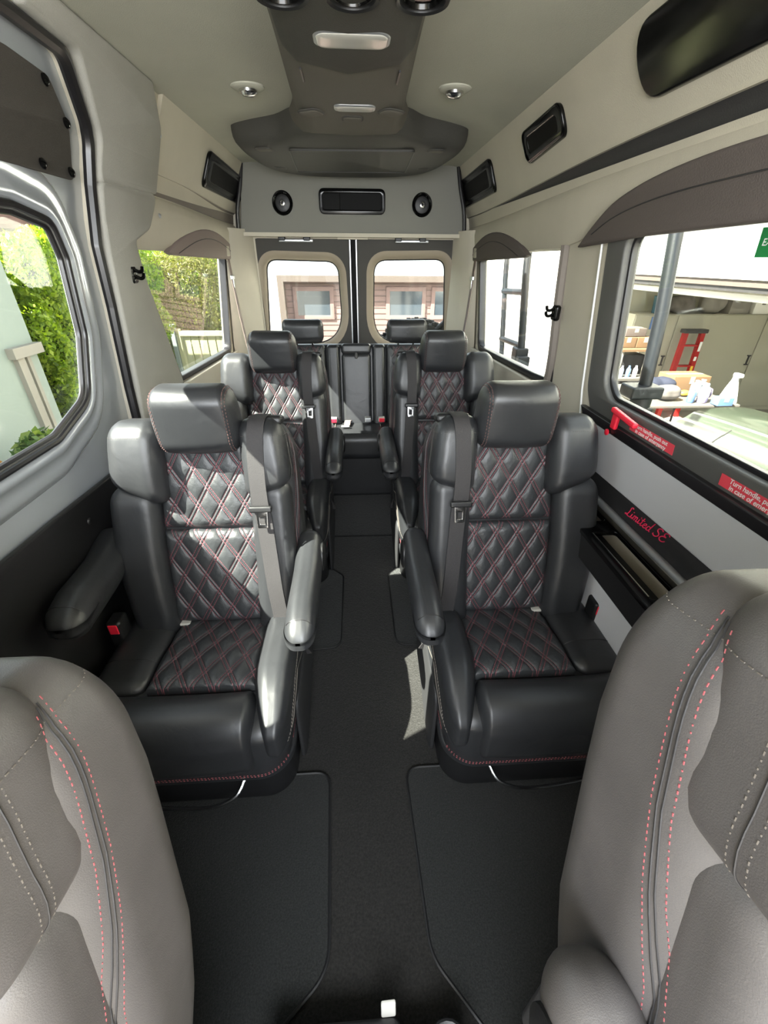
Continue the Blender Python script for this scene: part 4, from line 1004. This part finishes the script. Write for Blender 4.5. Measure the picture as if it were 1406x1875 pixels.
# ================================================================== OUTSIDE
M['concrete'] = mat('concrete', (150, 146, 138), .9, bump=.3, bscale=30, var=.15, vscale=2)
M['house_wall'] = mat('house_wall', (126, 136, 130), .9, bump=.3, bscale=60)
M['garage_white'] = mat('garage_white', (238, 236, 228), .85)
M['soffit'] = mat('soffit', (131, 127, 119), .8)
M['rail_dark'] = mat('rail_dark', (52, 50, 50), .5)
M['cabinet'] = mat('cabinet', (168, 165, 148), .6)
M['fence'] = mat('fence', (163, 163, 126), .6)
M['brown_door'] = mat('brown_door', (122, 100, 96), .6, bump=.2, bscale=40)
M['brown_trim'] = mat('brown_trim', (86, 76, 70), .7)
M['rooftile'] = mat('rooftile', (112, 88, 78), .9, var=.3, vscale=3)
M['hood'] = mat('hood', (62, 70, 58), .16, metal=.1, coat=.5)
M['black_steel'] = mat('black_steel', (26, 29, 33), .38, metal=.3)
M['tyre'] = mat('tyre', (34, 34, 35), .85)
M['cardboard'] = mat('cardboard', (104, 80, 55), .85)
M['ladder_red'] = mat('ladder_red', (166, 28, 25), .45)
M['purple'] = mat('purple', (141, 129, 154), .35)
M['blue_plastic'] = mat('blue_plastic', (86, 115, 161), .4)
M['dark_glass'] = mat('dark_glass', (58, 66, 74), .08, coat=1.)
M['jug'] = mat('jug', (154, 166, 172), .25, trans=.3)
M['bark'] = mat('bark', (86, 70, 54), .9, bump=.5, bscale=60)
M['yellow'] = mat('yellow', (228, 186, 60), .5)
M['bagcloth'] = mat('bagcloth', (108, 102, 97), .8, bump=.6, bscale=12, var=.3, vscale=8)
M['navy'] = mat('navy', (34, 38, 54), .8)
def leafmat(name, c1, c2, c3):
    m = bpy.data.materials.new(name); m.use_nodes = True; n = m.node_tree; n.nodes.clear(); L = n.links.new
    ge = n.nodes.new('ShaderNodeNewGeometry'); cr = n.nodes.new('ShaderNodeValToRGB'); L(ge.outputs['Random Per Island'], cr.inputs[0])
    e = cr.color_ramp.elements; e[0].color = lin(c1)+(1,); e[1].color = lin(c3)+(1,); k = e.new(.5); k.color = lin(c2)+(1,)
    d = n.nodes.new('ShaderNodeBsdfPrincipled'); d.inputs['Roughness'].default_value = .5; L(cr.outputs[0], d.inputs['Base Color'])
    t = n.nodes.new('ShaderNodeBsdfTranslucent'); 
    g_ = n.nodes.new('ShaderNodeMix'); g_.data_type = 'RGBA'; g_.blend_type = 'MULTIPLY'; g_.inputs[0].default_value = 1; L(cr.outputs[0], g_.inputs[6]); g_.inputs[7].default_value = (1.5, 1.6, .6, 1)
    L(g_.outputs[2], t.inputs[0])
    x = n.nodes.new('ShaderNodeMixShader'); x.inputs[0].default_value = .5; o = n.nodes.new('ShaderNodeOutputMaterial')
    L(d.outputs[0], x.inputs[1]); L(t.outputs[0], x.inputs[2]); L(x.outputs[0], o.inputs[0]); return m
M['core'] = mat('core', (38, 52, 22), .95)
M['table_grey'] = mat('table_grey', (92, 88, 82), .6)
M['leaf'] = leafmat('leaf', (84, 108, 30), (118, 142, 36), (150, 166, 56))
M['leaf_dark'] = leafmat('leaf_dark', (56, 84, 40), (84, 110, 50), (120, 134, 62))
M['leaf_dry'] = leafmat('leaf_dry', (88, 92, 50), (108, 108, 62), (126, 122, 76))
M['leaf_red'] = leafmat('leaf_red', (84, 90, 50), (120, 100, 62), (150, 90, 66))
def leaves(name, m, n, sampler, size, parent=None, world=True, seed=1, aspect=.5):
    rs = np.random.RandomState(seed)
    P, N = sampler(rs, n); n = len(P)
    d = rs.normal(size=(n, 3)); d /= np.linalg.norm(d, axis=1)[:, None]
    nn = N + rs.normal(scale=.75, size=(n, 3)); nn /= np.linalg.norm(nn, axis=1)[:, None]
    a = np.cross(nn, d); a /= np.linalg.norm(a, axis=1)[:, None]; b = np.cross(nn, a)
    s = size*rs.uniform(.6, 1.25, n)[:, None]
    A = a*s; Bv = b*s*aspect
    # 4-point leaf, folded a little
    V = np.stack([P-A, P+Bv+nn*s*.12, P+A, P-Bv+nn*s*.12], 1).reshape(-1, 3)
    me = bpy.data.meshes.new(name); me.vertices.add(4*n); me.vertices.foreach_set('co', V.ravel())
    me.loops.add(4*n); me.loops.foreach_set('vertex_index', np.arange(4*n, dtype=np.int32))
    me.polygons.add(n); me.polygons.foreach_set('loop_start', np.arange(0, 4*n, 4, dtype=np.int32))
    try: me.polygons.foreach_set('loop_total', np.full(n, 4, dtype=np.int32))
    except Exception: pass
    me.update(calc_edges=True); me.validate()
    return link(name, me, m, parent, False, world)
def boxsurf(x0, x1, y0, y1, z0, z1, depth=.12, lump=.10):
    def f(rs, n):
        # front face (+x), top, near (-y) face
        A = [(y1-y0)*(z1-z0), (x1-x0)*(y1-y0)*.6, (x1-x0)*(z1-z0)]; k = rs.choice(3, n, p=np.array(A)/sum(A))
        x = rs.uniform(x0, x1, n); y = rs.uniform(y0, y1, n); z = rs.uniform(z0, z1, n)
        N = np.zeros((n, 3)); x = np.where(k == 0, x1, x); z = np.where(k == 1, z1, z); y = np.where(k == 2, y0, y)
        N[k == 0, 0] = 1; N[k == 1, 2] = 1; N[k == 2, 1] = -1
        P = np.stack([x, y, z], 1); l = np.sin(y*5.1+z*3.3)*np.cos(z*6.7-y*2.1)*lump+np.sin(y*13+z*11)*lump*.3
        P += N*(l-rs.exponential(depth*.5, n))[:, None]; return P, N
    return f
GZ = -.72
g = G(); box(g, -40, 40, -30, 60, GZ-.2, GZ); struct(g.obj('ground', 'concrete', smooth=False), 'pale concrete driveway around the van', 'ground')
# hedge + house wall, left
h1 = thing('hedge', 'tall bright green clipped hedge outside the sliding door window', 'hedge', (-3.0, 4.8, GZ))
leaves('foliage', 'leaf', 46000, boxsurf(-3.4, -2.66, 4.18, 6.75, GZ, 1.66), .029, h1, seed=3)
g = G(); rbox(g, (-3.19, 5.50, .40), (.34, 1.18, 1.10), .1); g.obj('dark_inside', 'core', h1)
h2 = thing('hedge', 'farther strip of green hedge seen through the left rear window', 'hedge', (-3.4, 10, GZ))
leaves('foliage', 'leaf', 42000, boxsurf(-4.4, -3.4, 7.3, 15.5, GZ, 1.75, lump=.10), .034, h2, seed=4)
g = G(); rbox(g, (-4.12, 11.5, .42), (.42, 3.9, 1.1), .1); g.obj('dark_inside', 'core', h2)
h3 = thing('loose_shrub', 'lighter feathery grey-green shrub behind the white gate', 'shrub', (-3.0, 8.3, GZ))
def blob(c, r, squash=1.0):
    def f(rs, n):
        d = rs.normal(size=(n, 3)); d /= np.linalg.norm(d, axis=1)[:, None]
        q = rs.uniform(.45, 1, n)[:, None]**.6
        return np.array(c)+d*q*np.array(r), d
    return f
leaves('foliage', 'leaf_dry', 14000, blob((-2.75, 8.3, .75), (.75, .5, 1.05)), .034, h3, seed=5, aspect=.3)
g = G()
for k in range(7):
    a = k*.9; tube(g, spline([(-2.75, 8.3, GZ), (-2.75+.1*math.cos(a), 8.3+.1*math.sin(a), .2), (-2.75+.45*math.cos(a), 8.3+.3*math.sin(a), 1.3)], 5), [.02*(1-.05*i) for i in range(11)], 6)
g.obj('stems', 'bark', h3)
g = G(); box(g, -6.0, -3.55, -2, 6.9, GZ, 1.50); box(g, -3.56, -2.9, -2.0, 3.9, GZ, 2.3) if False else None
struct(g.obj('house_wall', 'house_wall', smooth=False), 'pale rendered house wall in shade left of the hedge', 'wall')
g = G(); box(g, -3.3, -2.74, -3, 4.02, GZ, 1.50); hw_ = g.obj('garden_wall', 'house_wall', smooth=False); struct(hw_, 'pale green-grey rendered wall in shade at the left picture edge', 'wall')
t = thing('wall_frame', 'pale moulded door frame on the rendered wall beside the hedge', 'door frame', (-2.72, 3.8, GZ))
g = G(); box(g, -2.75, -2.70, 3.72, 3.80, GZ, .80); g.obj('jamb', 'soffit', t, smooth=False)
g = G(); box(g, -2.75, -2.68, 3.68, 4.04, .80, .88); g.obj('head', 'soffit', t, smooth=False)
g = G(); box(g, -2.75, -2.72, 3.86, 3.90, GZ, .80); g.obj('inner_jamb', 'soffit', t, smooth=False)
# plants below
for (c, r, m, lb, sd_) in (((-2.30, 3.12, .12), (.26, .26, .30), 'leaf_dark', 'dark leafed bush low at the foot of the rendered wall', 8), ((-2.25, 2.58, .05), (.30, .24, .34), 'leaf_red', 'reddish green bush at the lower left of the door window', 9)):
    t = thing('bush', lb, 'bush', (c[0], c[1], GZ)); leaves('foliage', m, 1500, blob(c, r), .045, t, seed=sd_, aspect=.6)
    g = G(); 
    for k in range(4): tube(g, [(c[0], c[1], GZ), (c[0]+.12*math.cos(k*1.7), c[1]+.12*math.sin(k*1.7), c[2])], .012, 6)
    g.obj('stems', 'bark', t)
# gate
t = thing('garden_gate', 'cream slatted garden gate beside the hedge in the left rear window', 'gate', (-2.4, 7.5, GZ))
g = G(); box(g, -2.86, -2.80, 7.47, 7.55, GZ, .53); box(g, -2.80, -1.55, 7.47, 7.55, .43, .50); box(g, -2.80, -1.55, 7.47, 7.55, GZ, GZ+.1); box(g, -1.60, -1.53, 7.47, 7.55, GZ, .53); g.obj('gate_frame', 'fence', t, smooth=False)
for k in range(9):
    g = G(); x = -2.78+k*.132; box(g, x, x+.112, 7.50, 7.53, GZ+.1, .43); g.obj('slat', 'fence', t, smooth=False)
g = G(); box(g, -2.93, -2.87, 7.44, 7.56, GZ, .60); struct(g.obj('gate_post', 'house_wall', smooth=False), 'pale post on the left of the garden gate', 'post')
# neighbour roof
t = thing('neighbour_house', 'neighbour house with ribbed brown tiled roof above the hedge', 'house', (-8, 11, GZ))
g = G(); box(g, -12, -7.2, 7, 13, GZ, 2.0); g.obj('walls', 'bark', t, smooth=False)
g = G()
for k in range(14):
    z = 2.0+k*.09; x = -7.0-k*.32; box(g, x-.36, x, 6.6, 13.4, z, z+.07)
g.obj('roof', 'rooftile', t, smooth=False)
# ---- rear: brown garage door
t = thing('rear_garage', 'brown panelled garage door behind the van, seen through both rear windows', 'garage door', (0, 8, GZ))
g = G(); box(g, -1.18, 2.05, 8.15, 8.25, GZ, 1.2); 
g.obj('door_leaf', 'brown_door', t, smooth=False)
for k in range(21):
    g = G(); z = GZ+.09*k+.06; box(g, -1.16, 2.05, 8.143, 8.151, z, z+.006) ; g.obj('groove', 'brown_trim', t, smooth=False)
g = G(); box(g, -1.26, -1.16, 7.98, 8.2, GZ, 1.18); box(g, -1.26, 2.15, 7.98, 8.2, 1.18, 1.27); g.obj('door_frame', 'brown_trim', t, smooth=False)
for x in (-1.0, -.2, .58, 1.36):
    if x == -.2: continue
    g = G(); plate(g, [(x-.04, .60), (x+.64, .60), (x+.64, 1.10), (x-.04, 1.10)], [[(x+.02, .66), (x+.58, .66), (x+.58, 1.04), (x+.02, 1.04)]], .02, .003, (), lambda u, v, w: (u, 8.128+w, v)); f_ = g.obj('window_frame', 'brown_door', t)
    g = G(); box(g, x+.02, x+.58, 8.135, 8.141, .66, 1.04); o = g.obj('window_pane', 'dark_glass', t, smooth=False)
# ---- right: white garage with open door
gw = thing('white_garage', 'white garage wall and header around the open doorway', 'garage', (3.7, 8, GZ)); gw['kind'] = 'structure'
g = G(); box(g, 3.6, 3.9, -4, 7.35, 1.36, 3.6); box(g, 3.6, 3.9, 7.35, 16, GZ, 3.6); box(g, 3.6, 3.9, -6, -2.2, GZ, 1.36); g.obj('front_wall', 'garage_white', gw, smooth=False)
g = G(); box(g, 3.9, 9, 7.35, 7.5, GZ, 2.2); box(g, 9, 9.2, -4, 7.5, GZ, 2.2); g.obj('inner_walls', 'cabinet', gw, smooth=False)
g = G(); box(g, 3.9, 9.2, -4, 7.5, 2.2, 2.3); g.obj('garage_ceiling', 'garage_white', gw, smooth=False)
g = G(); box(g, 3.35, 3.6, -4, 16, 1.98, 2.08); g.obj('eave_board', 'soffit', gw, smooth=False)
t = thing('overhead_door_track', 'rolled-up door edge across the top of the garage opening', 'door track', (3.75, 4, 1.2))
g = G(); box(g, 3.62, 3.72, -2.2, 7.3, 1.30, 1.36); g.obj('brown_lintel', 'brown_trim', t, smooth=False)
g = G(); box(g, 3.64, 3.70, -2.2, 7.3, 1.255, 1.30); g.obj('dark_gap', 'rail_dark', t, smooth=False)
g = G(); box(g, 3.80, 4.3, -2.2, 7.3, 1.17, 1.23); g.obj('door_bottom_edge', 'garage_white', t, smooth=False)
# cabinets along far inner wall
for k, (x0, x1, hx) in enumerate(((4.30, 4.98, 4.93), (4.99, 6.44, 6.39), (6.45, 7.9, 7.85))):
    t = thing('storage_cabinet', ['narrow cream cabinet behind the black pole', 'wide cream cabinet behind the red stepladder', 'cream cabinet cut off by the right picture edge'][k], 'cabinet', ((x0+x1)/2, 7.1, GZ), 'cream garage cabinets')
    top = .80
    g = G(); box(g, x0-.003, x1+.003, 6.92, 7.34, GZ, top); g.obj('cabinet_body', 'cabinet', t, smooth=False)
    g = G(); rbox(g, ((x0+x1)/2, 6.91, (GZ+top)/2+.03), ((x1-x0)/2-.004, .010, (top-GZ)/2-.04), .006); d_ = g.obj('cabinet_door', 'cabinet', t)
    g = G(); box(g, hx-.010, hx+.010, 6.885, 6.90, .05, .19); box(g, hx-.03, hx+.03, 6.885, 6.90, .18, .198); box(g, hx-.03, hx+.03, 6.885, 6.90, .042, .06)
    g.obj('handle', 'rail_dark', t, smooth=False)
# things on the cabinets
def lump(name, c, r, m, label, cat, group=None, n=1.0):
    g = G(); rs = random.Random(sum(map(ord, label)))
    ph = [rs.uniform(0, 6) for _ in range(6)]
    def f(x, y, z):
        dx, dy, dz = x-c[0], y-c[1], z-c[2]
        k = 1+.10*n*(math.sin(dx*14+ph[0])*math.cos(dz*17+ph[1])+.6*math.sin(dx*31+dz*23+ph[2])+.5*math.cos(dy*19+ph[3]+dx*9))
        return (c[0]+dx*k, c[1]+dy*k, c[2]+dz*(k if dz > 0 else 1))
    rbox(g, c, r, tuple(v*.8 for v in r), 6, 8, f); o = g.obj(name, m); tag(o, label, cat, group); return o
def carton(c, h, m, label, name='storage_box', cat='box'):
    t = thing(name, label, cat, (c[0], c[1], c[2]-h[2]))
    g = G(); rbox(g, c, h, .006, 2, 2); g.obj('carton', m, t)
    g = G(); box(g, c[0]-h[0]*.98, c[0]+h[0]*.98, c[1]-.03, c[1]+.03, c[2]+h[2]-.001, c[2]+h[2]+.002); box(g, c[0]-.03, c[0]+.03, c[1]-h[1]-.002, c[1]-h[1]+.001, c[2], c[2]+h[2]); g.obj('tape', 'soffit', t, smooth=False)
    return t
lump('cloth_bag', (5.10, 7.1, .93), (.20, .14, .13), 'bagcloth', 'crumpled grey bag on top of the cabinets behind the pole', 'bag')
lump('cloth_bag', (5.60, 7.1, .94), (.20, .14, .14), 'soffit', 'pale plump bag in the middle of the cabinet tops', 'bag')
carton((5.98, 7.1, .92), (.16, .14, .12), 'soffit', 'pale storage box on the cabinets right of the plump bag')
carton((6.34, 7.1, .93), (.13, .14, .13), 'garage_white', 'white box on the cabinet tops nearest the picture edge')
t = thing('blue_bucket', 'blue bucket at the left end of the cabinet tops', 'bucket', (4.78, 7.1, .80))
g = G(); lathe(g, [(.075, 0), (.09, .22), (.094, .225), (.094, .24), (.08, .24)], 20, None, (4.74, 7.1, .80)); g.obj('bucket_body', mat('blue_bucket', (70, 104, 120), .6), t)
# red stepladder
t = thing('step_ladder', 'red folding stepladder leaning against the cream cabinets', 'ladder', (5.2, 6.75, GZ))
yl = lambda z: 6.62+.12*(z+.72)/1.3
for x0, x1 in ((4.97, 5.06), (5.28, 5.33)):
    g = G(); V = [(x0+d*.035, yl(z)+e*.03, z) for z, x0 in ((GZ, x0), (.56, x1)) for d, e in ((-1, -1), (1, -1), (1, 1), (-1, 1))]
    g.add(V, [(0, 1, 2, 3), (7, 6, 5, 4)]+[(i, (i+1) % 4, 4+(i+1) % 4, 4+i) for i in range(4)]); g.obj('rail', 'ladder_red', t, smooth=False)
for k in range(4):
    z = -.52+k*.30; g = G(); rbox(g, (lerp(5.15, 5.20, k/3), yl(z)-.0, z), (.15, .035, .012), .005); g.obj('step', 'ladder_red', t)
g = G(); rbox(g, (5.195, yl(.58), .585), (.19, .06, .028), .012); g.obj('top_cap', 'rail_dark', t)
g = G(); box(g, 5.295, 5.33, 6.66, 6.668, .30, .44); box(g, 5.28, 5.315, 6.655, 6.664, .16, .22); a_ = g.obj('white_label', 'white', t, smooth=False)
g = G(); box(g, 5.27, 5.305, 6.645, 6.655, -.05, .08); g.obj('yellow_label', 'yellow', t, smooth=False)
for i_, o_ in enumerate((a_,)): pass
# folding table with things
t = thing('folding_table', 'grey folding table crowded with items inside the garage', 'table', (3.9, 5.15, GZ))
g = G(); rbox(g, (3.86, 5.1, .065), (.56, .50, .018), .012); g.obj('table_top', 'table_grey', t)
for sx in (-1, 1):
    for sy in (-1, 1):
        g = G(); tube(g, [(3.86+sx*.48, 5.1+sy*.40, .05), (3.86+sx*.50, 5.1+sy*.42, GZ)], .014, 8); g.obj('leg', 'rail_dark', t)
TZ = .085
def jug(c, r, h, m, label, name='water_jug', handle=True, cat='jug'):
    t = thing(name, label, cat, c)
    g = G(); lathe(g, [(r*.92, 0), (r, h*.04), (r, h*.72), (r*.8, h*.86), (r*.42, h*.92), (r*.40, h)], 20, None, c); g.obj('jug_body', m, t)
    g = G(); lathe(g, [(r*.45, h), (r*.45, h*1.06), (r*.1, h*1.07)], 14, None, c); g.obj('cap', 'white', t)
    if handle:
        g = G(); tube(g, spline([(c[0]+r*.95, c[1], c[2]+h*.25), (c[0]+r*1.5, c[1], c[2]+h*.35), (c[0]+r*1.5, c[1], c[2]+h*.7), (c[0]+r*.9, c[1], c[2]+h*.75)], 5), .010, 8); g.obj('handle', m, t)
    return t
jug((4.12, 5.0, TZ), .055, .17, 'jug', 'clear jug on the garage table, left of the two clear jugs', 'clear_jug')
jug((4.26, 5.08, TZ+.0), .06, .16, 'jug', 'clear jug on the garage table next to the white sprayer', 'clear_jug')
jug((4.02, 4.72, TZ), .055, .20, 'purple', 'lilac pitcher with a handle on the garage table', 'pitcher', cat='pitcher')
jug((3.88, 4.72, TZ), .04, .15, 'blue_plastic', 'small blue bottle left of the lilac pitcher', 'bottle', False, 'bottle')
t = thing('spray_bottle', 'bright white tall tapered bottle at the table right end', 'bottle', (4.38, 4.9, TZ))
g = G(); lathe(g, [(.098, 0), (.10, .002), (.06, .16), (.035, .24), (.03, .28)], 20, None, (4.36, 4.75, TZ)); g.obj('bottle_body', 'white', t); g = G(); rbox(g, (4.36, 4.73, TZ+.30), (.03, .05, .022), .012); g.obj('trigger_head', 'white', t)
carton((4.17, 4.60, TZ+.047), (.09, .06, .045), 'blue_plastic', 'small blue and white carton on the table by the lilac pitcher', 'small_carton')
carton((4.20, 5.35, TZ+.09), (.24, .16, .09), 'cardboard', 'open brown carton at the back of the garage table')
lump('clothes_pile', (3.72, 5.15, TZ+.105), (.20, .13, .09), 'navy', 'dark heap of clothes on the garage table', 'clothes pile')
lump('plastic_bag', (3.66, 4.82, TZ+.095), (.13, .09, .08), 'bagcloth', 'crumpled grey bag at the front of the garage table', 'bag')
lump('yellow_gloves', (3.98, 4.98, TZ+.04), (.07, .06, .03), 'yellow', 'yellow gloves lying between the dark heap and the clear jugs', 'gloves')
t = thing('helmet', 'light blue helmet on the table, just right of the black pole', 'helmet', (3.42, 5.0, TZ))
g = G(); lathe(g, [(.105, 0), (.11, .03), (.10, .075), (.07, .11), (.03, .125), (.001, .128)], 22, None, (3.42, 5.0, TZ+.0)); h_ = g.obj('helmet_shell', 'blue_plastic', t)
carton((3.75, 5.15, -.50), (.30, .22, .215), 'rail_dark', 'dark storage tub under the garage table', 'storage_tub', 'tub')
carton((4.15, 5.3, -.56), (.09, .18, .155), 'brown_trim', 'brown carton under the right half of the garage table')
# left part of garage: shelf with cartons, cart
t = thing('garage_shelf', 'shelf stand holding brown cartons left of the black pole', 'shelf', (4.0, 6.4, GZ))
g = G(); box(g, 3.75, 4.25, 6.1, 6.7, .40, .43); g.obj('shelf_board', 'cardboard', t, smooth=False)
for x in (3.77, 4.23):
    g = G(); box(g, x-.02, x+.02, 6.12, 6.16, GZ, .40); g.obj('leg', 'soffit', t, smooth=False)
g = G(); box(g, 3.82, 4.2, 6.25, 6.6, -.2, .33); g.obj('grey_bin', 'rail_dark', t, smooth=False)
carton((3.88, 6.38, .502), (.115, .15, .07), 'cardboard', 'brown carton on the left half of the garage shelf'); carton((4.13, 6.38, .502), (.125, .15, .07), 'cardboard', 'brown carton on the right half of the garage shelf')
carton((3.98, 6.4, .63), (.15, .13, .053), 'brown_trim', 'darker open carton stacked on the shelf cartons')
g = G(); rbox(g, (4.62, 6.885, .68), (.07, .008, .09), .008); tag(g.obj('blue_cloth', 'blue_plastic'), 'small light blue cloth hung on the narrow cabinet by the pole', 'cloth')
t = thing('slatted_rack', 'low dark rack with a row of white slats left of the black pole', 'rack', (3.02, 5.5, GZ))
g = G(); box(g, 2.78, 3.25, 5.25, 5.75, GZ, .06); g.obj('rack_body', 'rail_dark', t, smooth=False)
for k in range(7):
    g = G(); x = 2.80+k*.065; box(g, x, x+.045, 5.23, 5.75, .06, .085); g.obj('slat', 'white', t, smooth=False)
for k, (x, m) in enumerate(((3.62, 'rail_dark'), (3.70, 'jug'), (3.80, 'blue_plastic'), (3.90, 'white'))):
    g = G(); lathe(g, [(.03, 0), (.03, .10), (.014, .13), (.014, .15)], 12, None, (x, 5.92, .10)); tag(g.obj('bottle', m), ['dark bottle at the left of the row behind the rack', 'clear bottle second in the row behind the rack', 'blue bottle third in the row behind the rack', 'white bottle last in the row behind the rack'][k], 'bottle', 'bottles behind the rack')
t = thing('work_bench', 'long bench behind the slatted rack carrying small bottles', 'bench', (3.8, 5.9, GZ))
g = G(); box(g, 3.5, 4.05, 5.8, 6.05, .07, .10); g.obj('bench_top', 'table_grey', t, smooth=False)
for x in (3.54, 4.0):
    g = G(); box(g, x-.02, x+.02, 5.88, 5.92, GZ, .07); g.obj('leg', 'rail_dark', t, smooth=False)
# ---- black pole with bracket
t = thing('black_pole', 'thick black steel pole with a clamp standing outside the large window', 'pole', (1.7, 2.45, GZ))
g = G(); tube(g, [(1.70, 2.45, .86), (1.70, 2.50, 1.25), (1.72, 2.62, 1.66), (1.73, 2.68, 2.3)], .036, 16); g.obj('upper_tube', 'black_steel', t)
g = G(); tube(g, [(1.70, 2.43, GZ), (1.70, 2.45, .86)], .060, 16); g.obj('lower_tube', 'black_steel', t)
g = G(); rbox(g, (1.68, 2.44, .84), (.095, .07, .035), .012); g.obj('clamp_collar', 'black_steel', t)
g = G(); rbox(g, (1.66, 2.44, .70), (.10, .05, .05), .012); rbox(g, (1.60, 2.62, .70), (.02, .22, .055), .01); g.obj('clamp_arm', 'black_steel', t)
# ---- ladder outside rear quarter window
t = thing('roof_ladder', 'black steel ladder standing outside the right rear quarter window', 'ladder', (1.3, 3.8, GZ))
for y, r in ((4.12, .020), (3.62, .026)):
    g = G(); tube(g, [(1.3, y-.32, GZ), (1.3, y-.22, .65), (1.3, y, 1.4), (1.3, y+.1, 2.0)], r*1.1, 10); g.obj('rail', 'black_steel', t)
for z, dy in ((1.27, 0), (.90, -.12), (.45, -.3)):
    g = G(); tube(g, [(1.3, 4.12+dy, z), (1.3, 3.60+dy, z+.02)], .024, 10); g.obj('rung', 'black_steel', t)
g = G(); rbox(g, (1.3, 3.49, .86), (.05, .06, .05), .012); rbox(g, (1.3, 3.42, .70), (.045, .055, .16), .012); g.obj('bracket', 'black_steel', t)
# ---- spare tyre on rear door
t = thing('spare_tyre', 'black knobbly spare tyre outside the right rear window', 'tyre', (.45, 3.72, .3))
g = G(); f = lambda a, b, c: (a, c, b)
lathe(g, [(.20, -.09), (.30, -.105), (.355, -.09), (.37, 0), (.355, .09), (.30, .105), (.20, .09)], 48, f, (.50, 3.72, .71)); g.obj('tyre_carcass', 'tyre', t)
g = G()
for k in range(36):
    a = 2*math.pi*k/36
    for c_ in (-.06, .0, .06):
        aa = a+(.09 if c_ == 0 else 0); rbox(g, (0.50+.372*math.cos(aa), 3.72+c_, .71+.372*math.sin(aa)), (.016, .024, .016), .004, 1, 1)
g.obj('tread', 'tyre', t)
g = G(); lathe(g, [(.20, -.04), (.19, .02), (.05, .03), (.001, .03)], 32, f, (.50, 3.72, .71)); g.obj('wheel', 'silver', t)
g = G(); tube(g, [(.50, 3.66, .90), (.78, 3.62, 1.14)], .020, 10); g.obj('carrier_bar', 'black_steel', t)
# ---- jeep-like car beside the van
t = thing('parked_car', 'pale sage green car bonnet parked close beside the van', 'car', (3.2, 1.5, GZ))
def hood(u, v):   # u across (x), v along (y)
    x = lerp(2.02, 3.72, u); y = lerp(.4, 3.25, v)
    e = math.sin(math.pi*min(1, max(0, u)))**.35
    y = y-.28*(2*u-1)**2*v-.20*v*(1-u)
    z = .27+.31*e**.9 -.07*v**3 - .03*v+.030*sm(.28, .36, u)*sm(.72, .64, u)+.03*sm(.42, .47, u)*sm(.58, .53, u)*sm(.95, .7, v)
    return (x, y, z)
N1, N2 = 48, 30
g = G(); V = [hood(i/N1, j/N2) for j in range(N2+1) for i in range(N1+1)]
F = [(j*(N1+1)+i, j*(N1+1)+i+1, (j+1)*(N1+1)+i+1, (j+1)*(N1+1)+i) for j in range(N2) for i in range(N1)]
g.add(V, F); g.obj('bonnet', 'hood', t, smooth=60)
g = G()
E_ = [hood(i/N1, 1) for i in range(N1+1)]; V = []
for p in E_: V += [p, (p[0], p[1]+.02, p[2]-.12), (p[0], p[1]+.03, -.35)]
F = [(i*3+k, (i+1)*3+k, (i+1)*3+k+1, i*3+k+1) for i in range(N1) for k in range(2)]; g.add(V, F); g.obj('front_end', 'hood', t)
g = G(); rbox(g, (2.87, 1.2, -.10), (.86, 1.75, .33), (.12, .2, .12), 4, 4); g.obj('body', 'hood', t)
for x in (2.1, 3.6):
    g = G(); lathe(g, [(.22, -.11), (.36, -.12), (.37, 0), (.36, .12), (.22, .11)], 32, lambda a, b, c: (c, a, b), (x, 2.35, GZ+.37)); g.obj('wheel', 'tyre', t)
g = G(); tube(g, [hood(i/N1, .80+.05*math.sin(i/N1*3)) for i in range(2, 16)], .004, 5); g.obj('panel_gap', 'rail_dark', t); COL.objects[-1].location.z += .002
